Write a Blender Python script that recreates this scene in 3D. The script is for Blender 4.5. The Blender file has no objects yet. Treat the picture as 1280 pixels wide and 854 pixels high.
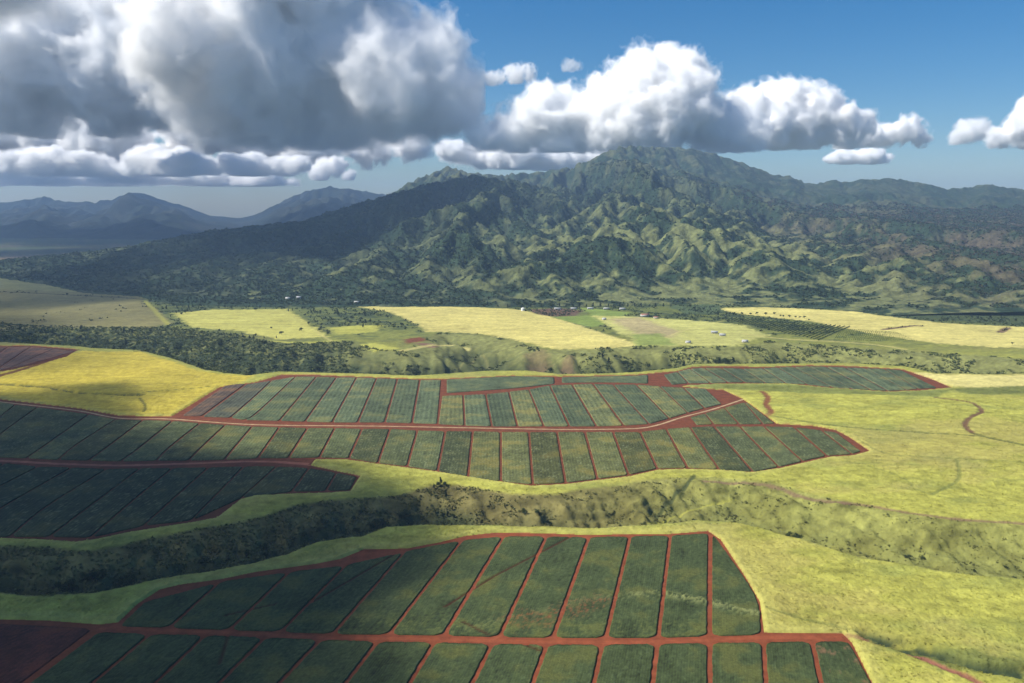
import bpy, bmesh, math, random
import numpy as np

random.seed(7)
RNG = np.random.default_rng(11)
SC = bpy.context.scene
COL = SC.collection

# ----------------------------------------------------------------- camera, sky, sun, exposure
FPX, CX, CY, HORIZON, CAM_H = 995.0, 640.0, 427.0, 262.0, 270.0
PITCH = math.atan((CY - HORIZON) / FPX)
cam_d = bpy.data.cameras.new('camera')
cam_d.sensor_width = 36.0
cam_d.lens = FPX / 1280.0 * 36.0
cam_d.clip_start, cam_d.clip_end = 1.0, 120000.0
cam = bpy.data.objects.new('camera', cam_d)
COL.objects.link(cam)
cam.location = (0, 0, CAM_H)
cam.rotation_euler = (math.pi / 2 - PITCH, 0, 0)
SC.camera = cam

SUN_EL, SUN_AZ = math.radians(47), math.radians(-100)      # azimuth measured from the view direction, left is negative
world = bpy.data.worlds.new('World')
SC.world = world
world.use_nodes = True
wn, wl = world.node_tree.nodes, world.node_tree.links
bg = wn['Background']
sky = wn.new('ShaderNodeTexSky')
sky.sky_type = 'NISHITA'
sky.sun_disc = False
sky.sun_elevation = SUN_EL
sky.sun_rotation = SUN_AZ
sky.altitude = 300
sky.air_density = 1.0
sky.dust_density = 0.5
sky.ozone_density = 4.5
hs = wn.new('ShaderNodeHueSaturation')
hs.inputs['Saturation'].default_value = 1.38
wl.new(sky.outputs[0], hs.inputs['Color'])
wl.new(hs.outputs[0], bg.inputs[0])
bg.inputs[1].default_value = 0.068

sd = bpy.data.lights.new('sun', 'SUN')
sd.energy = 5.0
sd.angle = math.radians(0.5)
sd.color = (1.0, 0.95, 0.86)
sun = bpy.data.objects.new('sun', sd)
COL.objects.link(sun)
SDIR = np.array([math.sin(SUN_AZ) * math.cos(SUN_EL), math.cos(SUN_AZ) * math.cos(SUN_EL), math.sin(SUN_EL)])
from mathutils import Vector
sun.rotation_euler = Vector(SDIR).to_track_quat('Z', 'Y').to_euler()

SC.view_settings.view_transform = 'Standard'
SC.view_settings.look = 'None'
SC.view_settings.gamma = 1.0
SC.view_settings.exposure = 0.62
SC.render.engine = 'CYCLES'
cy = SC.cycles
cy.use_denoising = True
cy.max_bounces = 48
cy.diffuse_bounces = 2
cy.glossy_bounces = 1
cy.transparent_max_bounces = 24
cy.volume_bounces = 48
cy.volume_step_rate = 1.0
cy.volume_max_steps = 96
cy.use_adaptive_sampling = True
cy.adaptive_threshold = 0.02

# ----------------------------------------------------------------- helpers
def tag(o, label=None, cat=None, group=None, kind=None):
    if label: o['label'] = label
    if cat: o['category'] = cat
    if group: o['group'] = group
    if kind: o['kind'] = kind
    return o

def mesh_obj(name, verts, faces, mat, parent=None, cols=None, smooth=False):
    """verts (n,3); faces (m,4) or (m,3) int array, or a list of such arrays."""
    me = bpy.data.meshes.new(name)
    verts = np.asarray(verts, dtype=np.float32)
    fl = faces if isinstance(faces, list) else [faces]
    fl = [np.asarray(f, dtype=np.int32) for f in fl if len(f)]
    me.vertices.add(len(verts))
    me.vertices.foreach_set('co', verts.ravel())
    loops = np.concatenate([f.ravel() for f in fl])
    sizes = np.concatenate([np.full(len(f), f.shape[1], dtype=np.int32) for f in fl])
    starts = np.concatenate([[0], np.cumsum(sizes)[:-1]]).astype(np.int32)
    me.loops.add(len(loops))
    me.loops.foreach_set('vertex_index', loops)
    me.polygons.add(len(sizes))
    me.polygons.foreach_set('loop_start', starts)
    me.polygons.foreach_set('loop_total', sizes)
    if smooth:
        me.polygons.foreach_set('use_smooth', np.ones(len(sizes), dtype=bool))
    me.update(calc_edges=True)
    me.validate()
    if cols is not None:
        a = me.color_attributes.new('col', 'FLOAT_COLOR', 'POINT')
        c4 = np.ones((len(verts), 4), dtype=np.float32)
        c4[:, :3] = cols
        a.data.foreach_set('color', c4.ravel())
    if mat: me.materials.append(mat)
    o = bpy.data.objects.new(name, me)
    COL.objects.link(o)
    if parent: o.parent = parent
    return o

def grid_faces(nr, nc, off=0):
    i = np.arange(nr - 1)[:, None] * nc + np.arange(nc - 1)[None, :]
    i = i.ravel() + off
    return np.stack([i, i + 1, i + nc + 1, i + nc], axis=1)

def lerp(a, b, t): return a + (b - a) * t
def sstep(a, b, x):
    t = np.clip((x - a) / (b - a), 0, 1)
    return t * t * (3 - 2 * t)

def _hash(ix, iy, seed):
    h = (ix.astype(np.int64) * 374761393 + iy.astype(np.int64) * 668265263 + seed * 974711) & 0xffffffff
    h = ((h ^ (h >> 13)) * 1274126177) & 0xffffffff
    h = (h ^ (h >> 16)) & 0xffffffff
    return h
def noise(x, y, seed=0):
    """gradient noise, about -0.7..0.7"""
    ix, iy = np.floor(x), np.floor(y)
    fx, fy = x - ix, y - iy
    ux, uy = fx * fx * fx * (fx * (fx * 6 - 15) + 10), fy * fy * fy * (fy * (fy * 6 - 15) + 10)
    def g(dx, dy):
        a = _hash(ix + dx, iy + dy, seed) * (2 * math.pi / 4294967296.0)
        return np.cos(a) * (fx - dx) + np.sin(a) * (fy - dy)
    n0 = lerp(g(0, 0), g(1, 0), ux)
    n1 = lerp(g(0, 1), g(1, 1), ux)
    return lerp(n0, n1, uy)
def fbm(x, y, octv=4, seed=0, gain=0.5):
    s = np.zeros(np.broadcast(x, y).shape); a = 1.0
    for k in range(octv):
        s += a * noise(x * 2 ** k + 17.3 * k, y * 2 ** k - 9.1 * k, seed + k)
        a *= gain
    return s

def P(px, py, z=0.0):
    """the point of the plateau plane seen at a photo pixel"""
    dx, dz = (px - CX) / FPX, -(py - CY) / FPX
    c, s = math.cos(PITCH), math.sin(PITCH)
    wy, wz = c + dz * s, -s + dz * c
    t = (CAM_H - z) / -wz
    return np.array([dx * t, wy * t])
def PP(pts, z=0.0): return np.array([P(a, b, z) for a, b in pts])

def inside(x, y, poly):
    r = np.zeros(x.shape, dtype=bool)
    n = len(poly)
    for i in range(n):
        (x1, y1), (x2, y2) = poly[i], poly[(i + 1) % n]
        if y1 == y2: continue
        c = ((y1 > y) != (y2 > y)) & (x < (x2 - x1) * (y - y1) / (y2 - y1) + x1)
        r ^= c
    return r
def dist_line(x, y, pts, closed=False):
    d = np.full(x.shape, 1e18)
    n = len(pts)
    for i in range(n if closed else n - 1):
        (x1, y1), (x2, y2) = pts[i], pts[(i + 1) % n]
        vx, vy = x2 - x1, y2 - y1
        L = vx * vx + vy * vy
        if L == 0: continue
        t = np.clip(((x - x1) * vx + (y - y1) * vy) / L, 0, 1)
        d = np.minimum(d, (x - x1 - t * vx) ** 2 + (y - y1 - t * vy) ** 2)
    return np.sqrt(d)
def box_sel(x, y, pts, m):
    a, b = pts.min(0) - m, pts.max(0) + m
    return (x > a[0]) & (x < b[0]) & (y > a[1]) & (y < b[1])

def smooth_line(pts, step=4.0):
    """Catmull-Rom through world points"""
    pts = np.asarray(pts, float)
    q = np.vstack([2 * pts[0] - pts[1], pts, 2 * pts[-1] - pts[-2]])
    out = []
    for i in range(1, len(q) - 2):
        n = max(2, int(np.linalg.norm(q[i + 1] - q[i]) / step))
        for t in np.arange(n) / n:
            a, b, c, d = q[i - 1], q[i], q[i + 1], q[i + 2]
            out.append(0.5 * (2 * b + (c - a) * t + (2 * a - 5 * b + 4 * c - d) * t * t + (3 * b - a - 3 * c + d) * t ** 3))
    out.append(pts[-1])
    return np.array(out)

# ----------------------------------------------------------------- materials
def vc_mat(name, bump_scale=0.6, bump=0.5, var=0.35, var_scale=0.25, rough=0.95, dist=0.6, spec=0.1, translucent=0.0):
    """matte material: albedo from the mesh's own 'col', broken up by procedural noise, with noise bump"""
    m = bpy.data.materials.new(name)
    m.use_nodes = True
    n, l = m.node_tree.nodes, m.node_tree.links
    b = n['Principled BSDF']
    b.inputs['Roughness'].default_value = rough
    b.inputs['Specular IOR Level'].default_value = spec
    at = n.new('ShaderNodeAttribute'); at.attribute_name = 'col'
    tc = n.new('ShaderNodeTexCoord')
    nz = n.new('ShaderNodeTexNoise'); nz.inputs['Scale'].default_value = var_scale; nz.inputs['Detail'].default_value = 6; nz.inputs['Roughness'].default_value = 0.7
    l.new(tc.outputs['Object'], nz.inputs['Vector'])
    mr = n.new('ShaderNodeMapRange')
    mr.inputs['From Min'].default_value = 0.25; mr.inputs['From Max'].default_value = 0.75
    mr.inputs['To Min'].default_value = 1 - var; mr.inputs['To Max'].default_value = 1 + var
    l.new(nz.outputs['Fac'], mr.inputs['Value'])
    mx = n.new('ShaderNodeVectorMath'); mx.operation = 'SCALE'
    l.new(at.outputs['Color'], mx.inputs[0]); l.new(mr.outputs[0], mx.inputs['Scale'])
    l.new(mx.outputs[0], b.inputs['Base Color'])
    if bump > 0:
        n2 = n.new('ShaderNodeTexNoise'); n2.inputs['Scale'].default_value = bump_scale; n2.inputs['Detail'].default_value = 5; n2.inputs['Roughness'].default_value = 0.65
        l.new(tc.outputs['Object'], n2.inputs['Vector'])
        bp = n.new('ShaderNodeBump'); bp.inputs['Strength'].default_value = bump; bp.inputs['Distance'].default_value = dist
        l.new(n2.outputs['Fac'], bp.inputs['Height']); l.new(bp.outputs[0], b.inputs['Normal'])
    if translucent > 0:
        tr = n.new('ShaderNodeBsdfTranslucent'); l.new(mx.outputs[0], tr.inputs['Color'])
        ms = n.new('ShaderNodeMixShader'); ms.inputs[0].default_value = translucent
        l.new(b.outputs[0], ms.inputs[1]); l.new(tr.outputs[0], ms.inputs[2])
        l.new(ms.outputs[0], n['Material Output'].inputs['Surface'])
    return m
def flat_mat(name, col, rough=0.8, scale=2.0, var=0.15):
    m = bpy.data.materials.new(name); m.use_nodes = True
    n, l = m.node_tree.nodes, m.node_tree.links
    b = n['Principled BSDF']; b.inputs['Roughness'].default_value = rough
    b.inputs['Specular IOR Level'].default_value = 0.2
    tc = n.new('ShaderNodeTexCoord')
    nz = n.new('ShaderNodeTexNoise'); nz.inputs['Scale'].default_value = scale; nz.inputs['Detail'].default_value = 5
    l.new(tc.outputs['Object'], nz.inputs['Vector'])
    mx = n.new('ShaderNodeMix'); mx.data_type = 'RGBA'
    mx.inputs['A'].default_value = tuple(c * (1 - var) for c in col) + (1,)
    mx.inputs['B'].default_value = tuple(c * (1 + var) for c in col) + (1,)
    l.new(nz.outputs['Fac'], mx.inputs['Factor']); l.new(mx.outputs['Result'], b.inputs['Base Color'])
    return m

M_GROUND = vc_mat('ground_cover', 0.45, 0.7, 0.30, 0.12, dist=1.2)
M_MOUNT = vc_mat('mountain_forest', 0.06, 0.9, 0.6, 0.035, dist=12.0)
M_FAR = vc_mat('far_mountain', 0.01, 0.6, 0.3, 0.004, dist=30.0)
M_SOIL = vc_mat('red_soil', 0.5, 0.5, 0.42, 0.12, dist=0.4)
M_CROP = vc_mat('pineapple_leaves', 1.3, 0.7, 0.45, 0.6, dist=0.5, rough=0.85, spec=0.08)
M_LEAF = vc_mat('leaves', 1.0, 0.0, 0.3, 0.3, rough=0.8, translucent=0.25)
M_GRASS = vc_mat('grass_blades', 1.0, 0.0, 0.2, 0.2, rough=0.9, translucent=0.5)
M_BARK = flat_mat('bark', (0.09, 0.065, 0.045))

# ----------------------------------------------------------------- field outlines, in photo pixels on the plateau
F1_TOP = [(172, 755), (200, 737), (225, 731), (277, 724), (320, 715), (395, 705), (425, 699), (455, 687), (508, 686), (550, 678), (583, 670), (620, 666), (680, 667), (733, 669), (787, 668), (834, 668), (885, 664)]
F1_RIGHT = [(901, 675), (932, 722), (950, 753), (955, 791), (1053, 792), (1065, 804), (1090, 854), (1150, 985)]
F1 = [(-60, 773), (60, 776), (125, 781), (148, 778)] + F1_TOP + F1_RIGHT + [(-260, 985)]
ROAD34 = [(-60, 496), (32, 506), (100, 514), (150, 523), (212, 524), (320, 531), (480, 533), (640, 536), (715, 537), (790, 536), (820, 532), (852, 522), (890, 512), (927, 500), (960, 489)]
F3 = [(-60, 493), (32, 503), (100, 511), (150, 520), (212, 521), (320, 529), (480, 531), (640, 534), (790, 534), (820, 530), (852, 520), (890, 510), (927, 498), (940, 507),
      (971, 530), (1019, 533), (1045, 538), (1062, 547), (1087, 564), (1066, 570), (1036, 572), (1004, 579), (974, 586), (940, 591), (897, 588), (860, 587), (822, 588), (787, 596), (747, 601), (707, 606), (665, 608), (627, 603),
      (582, 596), (545, 590), (507, 585), (470, 580), (432, 575), (393, 575), (388, 582), (420, 589), (450, 595), (437, 615), (407, 617), (365, 618), (320, 620), (300, 625), (270, 648), (240, 654), (225, 656), (162, 666), (120, 675), (95, 678), (50, 675), (-60, 672)]
F4 = [(213, 522), (275, 484), (320, 478), (350, 469), (395, 469), (445, 471), (520, 474), (552, 474), (640, 470), (700, 471), (790, 469), (815, 467), (847, 464), (865, 459), (890, 458), (960, 459), (1010, 457), (1063, 458),
      (1129, 462), (1167, 475), (1190, 485), (1146, 489), (1108, 490), (1034, 485), (983, 480), (900, 480), (847, 483), (880, 486), (905, 488), (928, 499), (890, 511), (852, 521), (820, 531), (790, 535), (640, 535), (480, 532), (320, 530)]
F8 = [(-80, 434), (0, 433), (37, 432), (97, 437), (82, 447), (15, 463), (-80, 478)]
FIELDS = [PP(f) for f in (F1, F3, F4, F8)]

G1_NEAR = [(-400, 742), (-60, 743), (0, 745), (50, 751), (112, 747), (160, 737), (200, 727), (250, 719), (320, 706), (363, 694), (400, 679), (455, 674), (485, 662), (526, 659), (620, 660), (733, 663), (800, 660), (873, 654), (920, 655), (951, 663), (1014, 683), (1081, 701), (1175, 719), (1280, 729), (1500, 745), (1900, 770)]
G1_FAR = [(-400, 676), (-60, 680), (0, 682), (62, 684), (112, 689), (150, 682), (200, 670), (275, 657), (330, 645), (365, 632), (400, 626), (469, 621), (500, 618), (540, 606), (572, 606), (641, 618), (692, 618), (727, 611), (779, 606), (830, 598), (894, 597), (969, 603), (1010, 616), (1085, 633), (1175, 650), (1280, 659), (1500, 675), (1900, 700)]
G2_NEAR = [(-500, 424), (-100, 428), (0, 429), (97, 434), (112, 436), (170, 438), (205, 447), (255, 464), (310, 471), (350, 466), (395, 467), (445, 468), (520, 471), (560, 468), (610, 465), (660, 465), (700, 469), (760, 468), (800, 466), (847, 461), (870, 456), (960, 456), (1060, 455), (1130, 459), (1170, 468), (1220, 469), (1280, 468), (1500, 466), (1900, 466)]
G2_FAR = [(-500, 408), (-100, 407), (0, 403), (50, 408), (120, 409), (210, 409), (240, 413), (300, 419), (345, 428), (390, 430), (440, 427), (470, 436), (500, 440), (520, 432), (540, 417), (590, 418), (640, 425), (690, 437), (740, 437), (760, 433), (800, 433), (870, 434), (925, 433), (960, 427), (1000, 430), (1060, 434), (1130, 438), (1180, 442), (1280, 449), (1500, 452), (1900, 455)]
def gulch_poly(a, b): return np.vstack([PP(a), PP(b)[::-1]])
G1N, G1F, G2N, G2F = PP(G1_NEAR), PP(G1_FAR), PP(G2_NEAR), PP(G2_FAR)
G1P, G2P = gulch_poly(G1_NEAR, G1_FAR), gulch_poly(G2_NEAR, G2_FAR)
DITCHES = [(PP([(1085, 795), (1130, 808), (1180, 822), (1230, 836), (1290, 842), (1400, 850)]), 9, 5.0),
           (PP([(-30, 478), (10, 481), (60, 484), (100, 492), (130, 494), (178, 495)]), 8, 4.0)]

GRASS = np.array([0.32, 0.312, 0.060]); GRASS_FAR = np.array([0.40, 0.37, 0.115]); STRAW = np.array([0.42, 0.37, 0.13])
SCRUB = np.array([0.10, 0.115, 0.03]); DARKV = np.array([0.030, 0.042, 0.018]); SOIL = np.array([0.23, 0.062, 0.035]); OLIVE = np.array([0.16, 0.145, 0.055])
GREENF = np.array([0.16, 0.21, 0.045]); BROWNF = np.array([0.15, 0.085, 0.06])

def gulch_h(x, y):
    """drop of the two gulches below the plateau"""
    h = np.zeros(x.shape); m1 = np.zeros(x.shape); m2 = np.zeros(x.shape)
    s = box_sel(x, y, G1P, 5)
    if s.any():
        xs, ys = x[s], y[s]
        i = inside(xs, ys, G1P)
        dn, df = dist_line(xs, ys, G1N), dist_line(xs, ys, G1F)
        w = 16 * fbm(xs / 50, ys / 50, 3, 3)
        k = sstep(-1, 34, dn + 0.3 * w) * sstep(-3, 75, df + 1.6 * w * sstep(2, 30, df))
        rid = fbm(xs / 26 + 0.4 * ys / 26, ys / 90, 3, 8)
        d = ((27 - 5 * sstep(-60, 250, xs)) * k + (7 + 1 * sstep(0, 200, xs)) * rid * sstep(4, 30, df) * sstep(4, 20, dn)) * i
        d = d + .7 * np.sin(d * (2 * math.pi / 6.5) + 5 * fbm(xs / 70, ys / 70, 2, 12)) * sstep(3, 9, d)
        h[s] -= d; m1[s] = i * np.clip(np.minimum(dn / 6, df / 6), 0, 1)
    s = box_sel(x, y, G2P, 5)
    if s.any():
        xs, ys = x[s], y[s]
        i = inside(xs, ys, G2P)
        dn, df = dist_line(xs, ys, G2N), dist_line(xs, ys, G2F)
        w = fbm(xs / 110, ys / 110, 3, 5)
        k = sstep(-2, 70, dn) * sstep(-6, 210, df + 60 * w * sstep(10, 80, df))
        rid = np.abs(fbm(xs / 60 + 0.2 * ys / 60, ys / 240, 3, 21))
        side = sstep(900, 300, np.abs(xs - 200))
        d = (46 * k - 26 * (rid - 0.25) * sstep(10, 110, df) * sstep(10, 60, dn)) * i * (0.65 + 0.35 * side)
        h[s] -= d; m2[s] = i * np.clip(np.minimum(dn / 12, df / 14), 0, 1)
    return h, m1, m2

PATHS = [  # photo pixels, width, colour, strength: worn tracks and hollows in the grass
    ([(965, 521), (1010, 529), (1060, 535), (1150, 543), (1230, 550), (1300, 564)], 3.5, SCRUB * 0.9, .8),
    ([(1045, 537), (1075, 552), (1100, 566), (1140, 573), (1280, 582)], 2.2, SCRUB, .55),
    ([(1195, 578), (1199, 592), (1195, 605), (1165, 620)], 3.0, SCRUB * 1.3, .6),
    ([(1085, 585), (1130, 600), (1160, 620), (1290, 640)], 2.2, SCRUB * 1.2, .45),
    ([(953, 491), (960, 498), (957, 507), (964, 515), (960, 520)], 6.5, SOIL * 0.7, .9),
    ([(1170, 499), (1205, 503), (1220, 508), (1227, 517), (1212, 526), (1206, 536), (1216, 545)], 5.0, SOIL * .4 + .02, .85),
    ([(1216, 545), (1245, 553), (1285, 560)], 5.0, SCRUB * 0.7, .7),
    ([(1060, 796), (1100, 806), (1137, 819), (1180, 838), (1212, 852), (1270, 880)], 4.0, SOIL * 0.9 + 0.03, .9),
    ([(960, 762), (1000, 775), (1060, 788)], 3.0, SCRUB, .6),
    ([(820, 625), (845, 612), (862, 602), (868, 596)], 3.0, DARKV * 1.3, .8),
    ([(760, 652), (800, 640), (830, 628), (860, 620), (920, 612)], 2.2, GRASS, .6),
    ([(880, 603), (960, 606), (1010, 622), (1085, 634), (1180, 651), (1290, 660)], 4.0, BROWNF * 1.2, .7),
    ([(95, 438), (60, 452), (10, 468), (-40, 480)], 11.0, SOIL * .45, .9),
    ([(140, 498), (200, 490), (265, 484)], 2.5, SCRUB, .8),
    ([(120, 447), (180, 452), (205, 448)], 3.0, SCRUB, .35),
    ([(175, 500), (182, 510), (180, 516)], 3.0, DARKV, .7),
    ([(0, 365), (80, 369), (170, 374), (180, 378)], 9.0, DARKV, .8),
    ([(100, 403), (135, 398)], 7.0, DARKV, .6),
    ([(180, 376), (210, 406)], 9.0, GRASS * .8, .8),
    ([(452, 384), (455, 384)], 6, GRASS, .3),
    ([(652, 389), (680, 397), (740, 414), (790, 432)], 6.0, STRAW * 1.15, .7),
    ([(830, 424), (860, 412), (905, 402)], 5.0, STRAW, .5),
    ([(1105, 413), (1140, 408), (1150, 408)], 13.0, BROWNF * .7, .9),
    ([(1250, 416), (1260, 411)], 13.0, BROWNF * .8, .9),
    ([(930, 418), (985, 425), (1050, 428), (1100, 432), (1130, 437)], 10.0, STRAW, .7),
    ([(560, 451), (600, 432), (625, 455)], 4.0, STRAW * .8, .2),
    ([(500, 440), (560, 427), (585, 429)], 9.0, STRAW * 1.05, .8),
    ([(340, 427), (380, 430), (420, 427)], 9.0, GRASS * 1.1, .8),
    ([(395, 415), (402, 420), (415, 428)], 6.0, STRAW, .5),
    ([(860, 533), (870, 528)], 2.0, GRASS, .5),
]
PATCHES = [  # photo pixel outline, colour, edge softness in m, strength, noise
    ([(20, 462), (100, 440), (175, 440), (250, 465), (315, 472), (215, 521), (150, 518), (0, 497), (-60, 485)], np.array([.40, .315, .04]), 6, .85),
    ([(-200, 352), (0, 350), (40, 355), (110, 366), (175, 371), (215, 405), (190, 410), (60, 410), (-200, 408)], OLIVE, 10, 1),
    ([(-200, 340), (0, 343), (60, 355), (100, 366), (0, 362), (-200, 360)], np.array([.19, .19, .07]), 12, 1),
    ([(-100, 326), (60, 318), (160, 312), (240, 307), (330, 304), (300, 309), (200, 316), (80, 325)], np.array([.20, .14, .08]), 60, .9),
    ([(215, 392), (270, 388), (330, 388), (360, 387), (410, 422), (350, 425), (300, 415), (240, 410)], np.array([.36, .34, .085]), 8, 1),
    ([(448, 384), (560, 383), (640, 387), (660, 390), (700, 400), (745, 415), (800, 433), (740, 437), (690, 437), (640, 425), (590, 417), (535, 416), (520, 405), (490, 392)], np.array([.46, .40, .125]), 8, 1),
    ([(690, 398), (740, 395), (760, 405), (740, 410)], GREENF, 6, 1),
    ([(725, 385), (790, 392), (770, 400), (740, 396)], GREENF * 1.1, 6, 1),
    ([(660, 388), (700, 386), (728, 389), (720, 396), (690, 397), (672, 394)], BROWNF * .8, 6, .9),
    ([(740, 396), (810, 398), (850, 400), (930, 408), (960, 420), (925, 433), (800, 433)], np.array([.37, .36, .11]), 10, 1),
    ([(760, 400), (800, 398), (850, 415), (840, 424), (800, 420)], np.array([.29, .22, .13]), 12, .7),
    ([(785, 420), (825, 418), (845, 432), (800, 433)], GREENF, 8, .8),
    ([(890, 386), (950, 385), (1010, 387), (1070, 391), (1180, 405), (1280, 410), (1600, 420), (1600, 440), (1280, 436), (1180, 432), (1100, 420), (1010, 402), (930, 394)], np.array([.47, .41, .13]), 8, 1),
    ([(835, 385), (870, 378), (900, 382), (905, 392), (860, 393)], DARKV * 2.2, 8, 1),
    ([(1130, 465), (1200, 471), (1290, 469), (1290, 485), (1230, 487), (1192, 484)], STRAW * 1.1, 5, 1),
    ([(1180, 487), (1290, 484), (1600, 484), (1600, 494), (1280, 494), (1215, 494)], SCRUB * 1.1, 6, .9),
    ([(850, 482), (900, 481), (985, 482), (1110, 491), (1190, 488), (1170, 498), (1050, 494), (930, 489), (890, 487)], SCRUB * 1.5, 4, .85),
    ([(505, 425), (525, 423), (535, 426), (510, 431)], SOIL * .6, 5, .9),
    ([(520, 430), (545, 429), (548, 433), (525, 434)], SOIL * .6 + .05, 5, .8),
    ([(450, 432), (470, 429), (500, 437), (470, 440)], GRASS * 1.1, 5, .9),
    ([(410, 410), (450, 408), (478, 408), (470, 416), (420, 419)], GRASS, 8, .9),
    ([(655, 440), (680, 436), (690, 446), (665, 450)], SOIL * .6 + .04, 6, .3),
    ([(700, 447), (716, 443), (718, 450), (706, 454)], SOIL * .6 + .04, 6, .35),
    ([(1080, 800), (1140, 806), (1280, 830), (1280, 850), (1180, 838), (1110, 815)], SCRUB, 8, .9),
    ([(390, 577), (440, 577), (520, 588), (500, 594), (430, 586)], GRASS * 1.0, 3, .6),
]
BASE_PX = [(-600, 330), (-200, 338), (0, 348), (60, 357), (110, 367), (180, 372), (215, 382), (300, 384), (450, 384), (700, 385), (830, 381), (900, 382), (1000, 385), (1070, 390), (1150, 401), (1280, 409), (1700, 414)]

_bw = PP(BASE_PX); BASE_AZ = (_bw[:, 0] / _bw[:, 1], _bw[:, 1])
def ground_eval(x, y):
    h, m1, m2 = gulch_h(x, y)
    infield = np.zeros(x.shape); edge = np.full(x.shape, 50.0)
    for fp in FIELDS:
        s = box_sel(x, y, fp, 60)
        xs, ys = x[s], y[s]
        i = inside(xs, ys, fp); d = dist_line(xs, ys, fp, True)
        infield[s] = np.maximum(infield[s], i); edge[s] = np.minimum(edge[s], np.where(i, 0, d))
    near = sstep(2600, 1900, y)
    und = 2.5 * fbm(x / 160, y / 160, 3, 31) * sstep(4, 60, edge) * near
    tall = 1.7 * sstep(0.2, 2.2, edge) + (0.75 * fbm(x / 2.6, y / 3.6, 3, 41, .6) + 0.5 * fbm(x / 14, y / 9, 2, 43)) * sstep(1, 4, edge) * sstep(3000, 1200, y)
    z = h + und + np.where(infield > 0, -0.4, tall)
    # the right-hand grass rises slightly into soft swells
    z += 5 * sstep(150, 500, x) * sstep(1250, 900, y) * sstep(400, 700, y) * (0.5 + noise(x / 220, y / 220, 77)) * sstep(6, 90, edge)
    # gentle rise towards the range
    z += 0.0
    # ---- colours
    n1 = fbm(x / 45, y / 30, 4, 51); n2 = fbm(x / 12, y / 9, 3, 53); n3 = fbm(x / 300, y / 200, 3, 55)
    c = np.empty(x.shape + (3,))
    t = sstep(1100, 2000, y)[..., None]
    c[:] = GRASS * (1 - t) + (SCRUB * 1.2) * t
    # mid-ground beyond the gulch: mixed scrub with grassy gaps
    k = sstep(-0.2, 0.25, n1 + 0.5 * n3)[..., None] * t
    c = c * (1 - k) + DARKV * 1.3 * k
    kb = sstep(-40, 40, y - np.interp(x / np.maximum(y, 1), BASE_AZ[0], BASE_AZ[1]))[..., None] * (y > 1500)[..., None]
    c = c * (1 - .75 * kb) + DARKV * 1.4 * .75 * kb
    fp = (sstep(.0, .3, fbm(x / 900, y / 700, 3, 59)) * sstep(3600, 4600, y) * .7)[..., None]
    c = c * (1 - fp) + np.array([.13, .105, .06]) * fp
    c *= (1 + 0.35 * n1 + 0.3 * n2)[..., None]
    grn = sstep(0.05, .45, fbm(x / 130, y / 70, 4, 57))[..., None] * (1 - t) * .55
    c = c * (1 - grn) + np.array([.19, .215, .055]) * grn
    dry = sstep(0.0, 0.4, n3 + 0.4 * n1)[..., None] * (1 - t) * 0.4
    c = c * (1 - dry) + np.array([.30, .235, .08]) * dry
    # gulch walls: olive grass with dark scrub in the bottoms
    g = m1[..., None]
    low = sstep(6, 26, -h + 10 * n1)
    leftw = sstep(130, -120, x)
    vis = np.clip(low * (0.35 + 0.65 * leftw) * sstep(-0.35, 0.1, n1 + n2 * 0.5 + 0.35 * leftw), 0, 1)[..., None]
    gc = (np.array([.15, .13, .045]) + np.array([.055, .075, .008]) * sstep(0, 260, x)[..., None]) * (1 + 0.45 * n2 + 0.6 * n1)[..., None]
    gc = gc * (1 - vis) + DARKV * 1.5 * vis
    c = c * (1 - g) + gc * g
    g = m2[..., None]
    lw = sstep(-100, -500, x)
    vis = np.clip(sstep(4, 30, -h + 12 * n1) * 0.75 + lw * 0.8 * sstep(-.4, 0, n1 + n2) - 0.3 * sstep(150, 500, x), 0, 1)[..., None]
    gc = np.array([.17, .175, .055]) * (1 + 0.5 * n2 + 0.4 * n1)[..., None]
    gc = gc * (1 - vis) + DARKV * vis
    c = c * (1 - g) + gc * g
    for px, col, soft, st in PATCHES:
        pw = PP(px)
        s = box_sel(x, y, pw, 30)
        if not s.any(): continue
        xs, ys = x[s], y[s]
        i = inside(xs, ys, pw); d = dist_line(xs, ys, pw, True)
        a = sstep(-soft, soft, np.where(i, d, -d) + soft * (1.4 * n2[s] + 1.2 * n1[s])) * st
        cc = col * (1 + 0.25 * n1[s] + 0.22 * n2[s] + .22 * noise(xs / 160, ys / 11, 58) + .2 * n3[s])[:, None]
        c[s] = c[s] * (1 - a[:, None]) + cc * a[:, None]
    for px, w, col, st in PATHS:
        pw = PP(px)
        if len(pw) > 2: pw = smooth_line(pw, 12)
        s = box_sel(x, y, pw, w * 2)
        if not s.any(): continue
        d = dist_line(x[s], y[s], pw)
        a = (sstep(w * 0.9, w * 0.35, d * (1 + 0.5 * n2[s])) * st)[:, None]
        c[s] = c[s] * (1 - a) + col * a
        z[s] -= 0.8 * a[:, 0]
    for pw, w, dep in DITCHES:
        s = box_sel(x, y, pw, w * 3)
        if not s.any(): continue
        d = dist_line(x[s], y[s], pw) * (1 + 0.7 * n1[s])
        a = sstep(w, w * .2, d); z[s] -= dep * a
        a = (a * sstep(-.5, .1, n2[s]))[:, None]
        c[s] = c[s] * (1 - a) + DARKV * 1.2 * a
    c = np.where((infield > 0)[..., None], SOIL, c)
    rim = (sstep(14, 3, edge) * sstep(0, 1.5, edge) * (1 - infield))[..., None] * 0.45 * sstep(1500, 700, y)[..., None]
    c = c * (1 - rim) + np.array([.40, .37, .10]) * rim
    return z, np.clip(c, 0.004, 0.8), m1, m2, infield, edge

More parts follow.
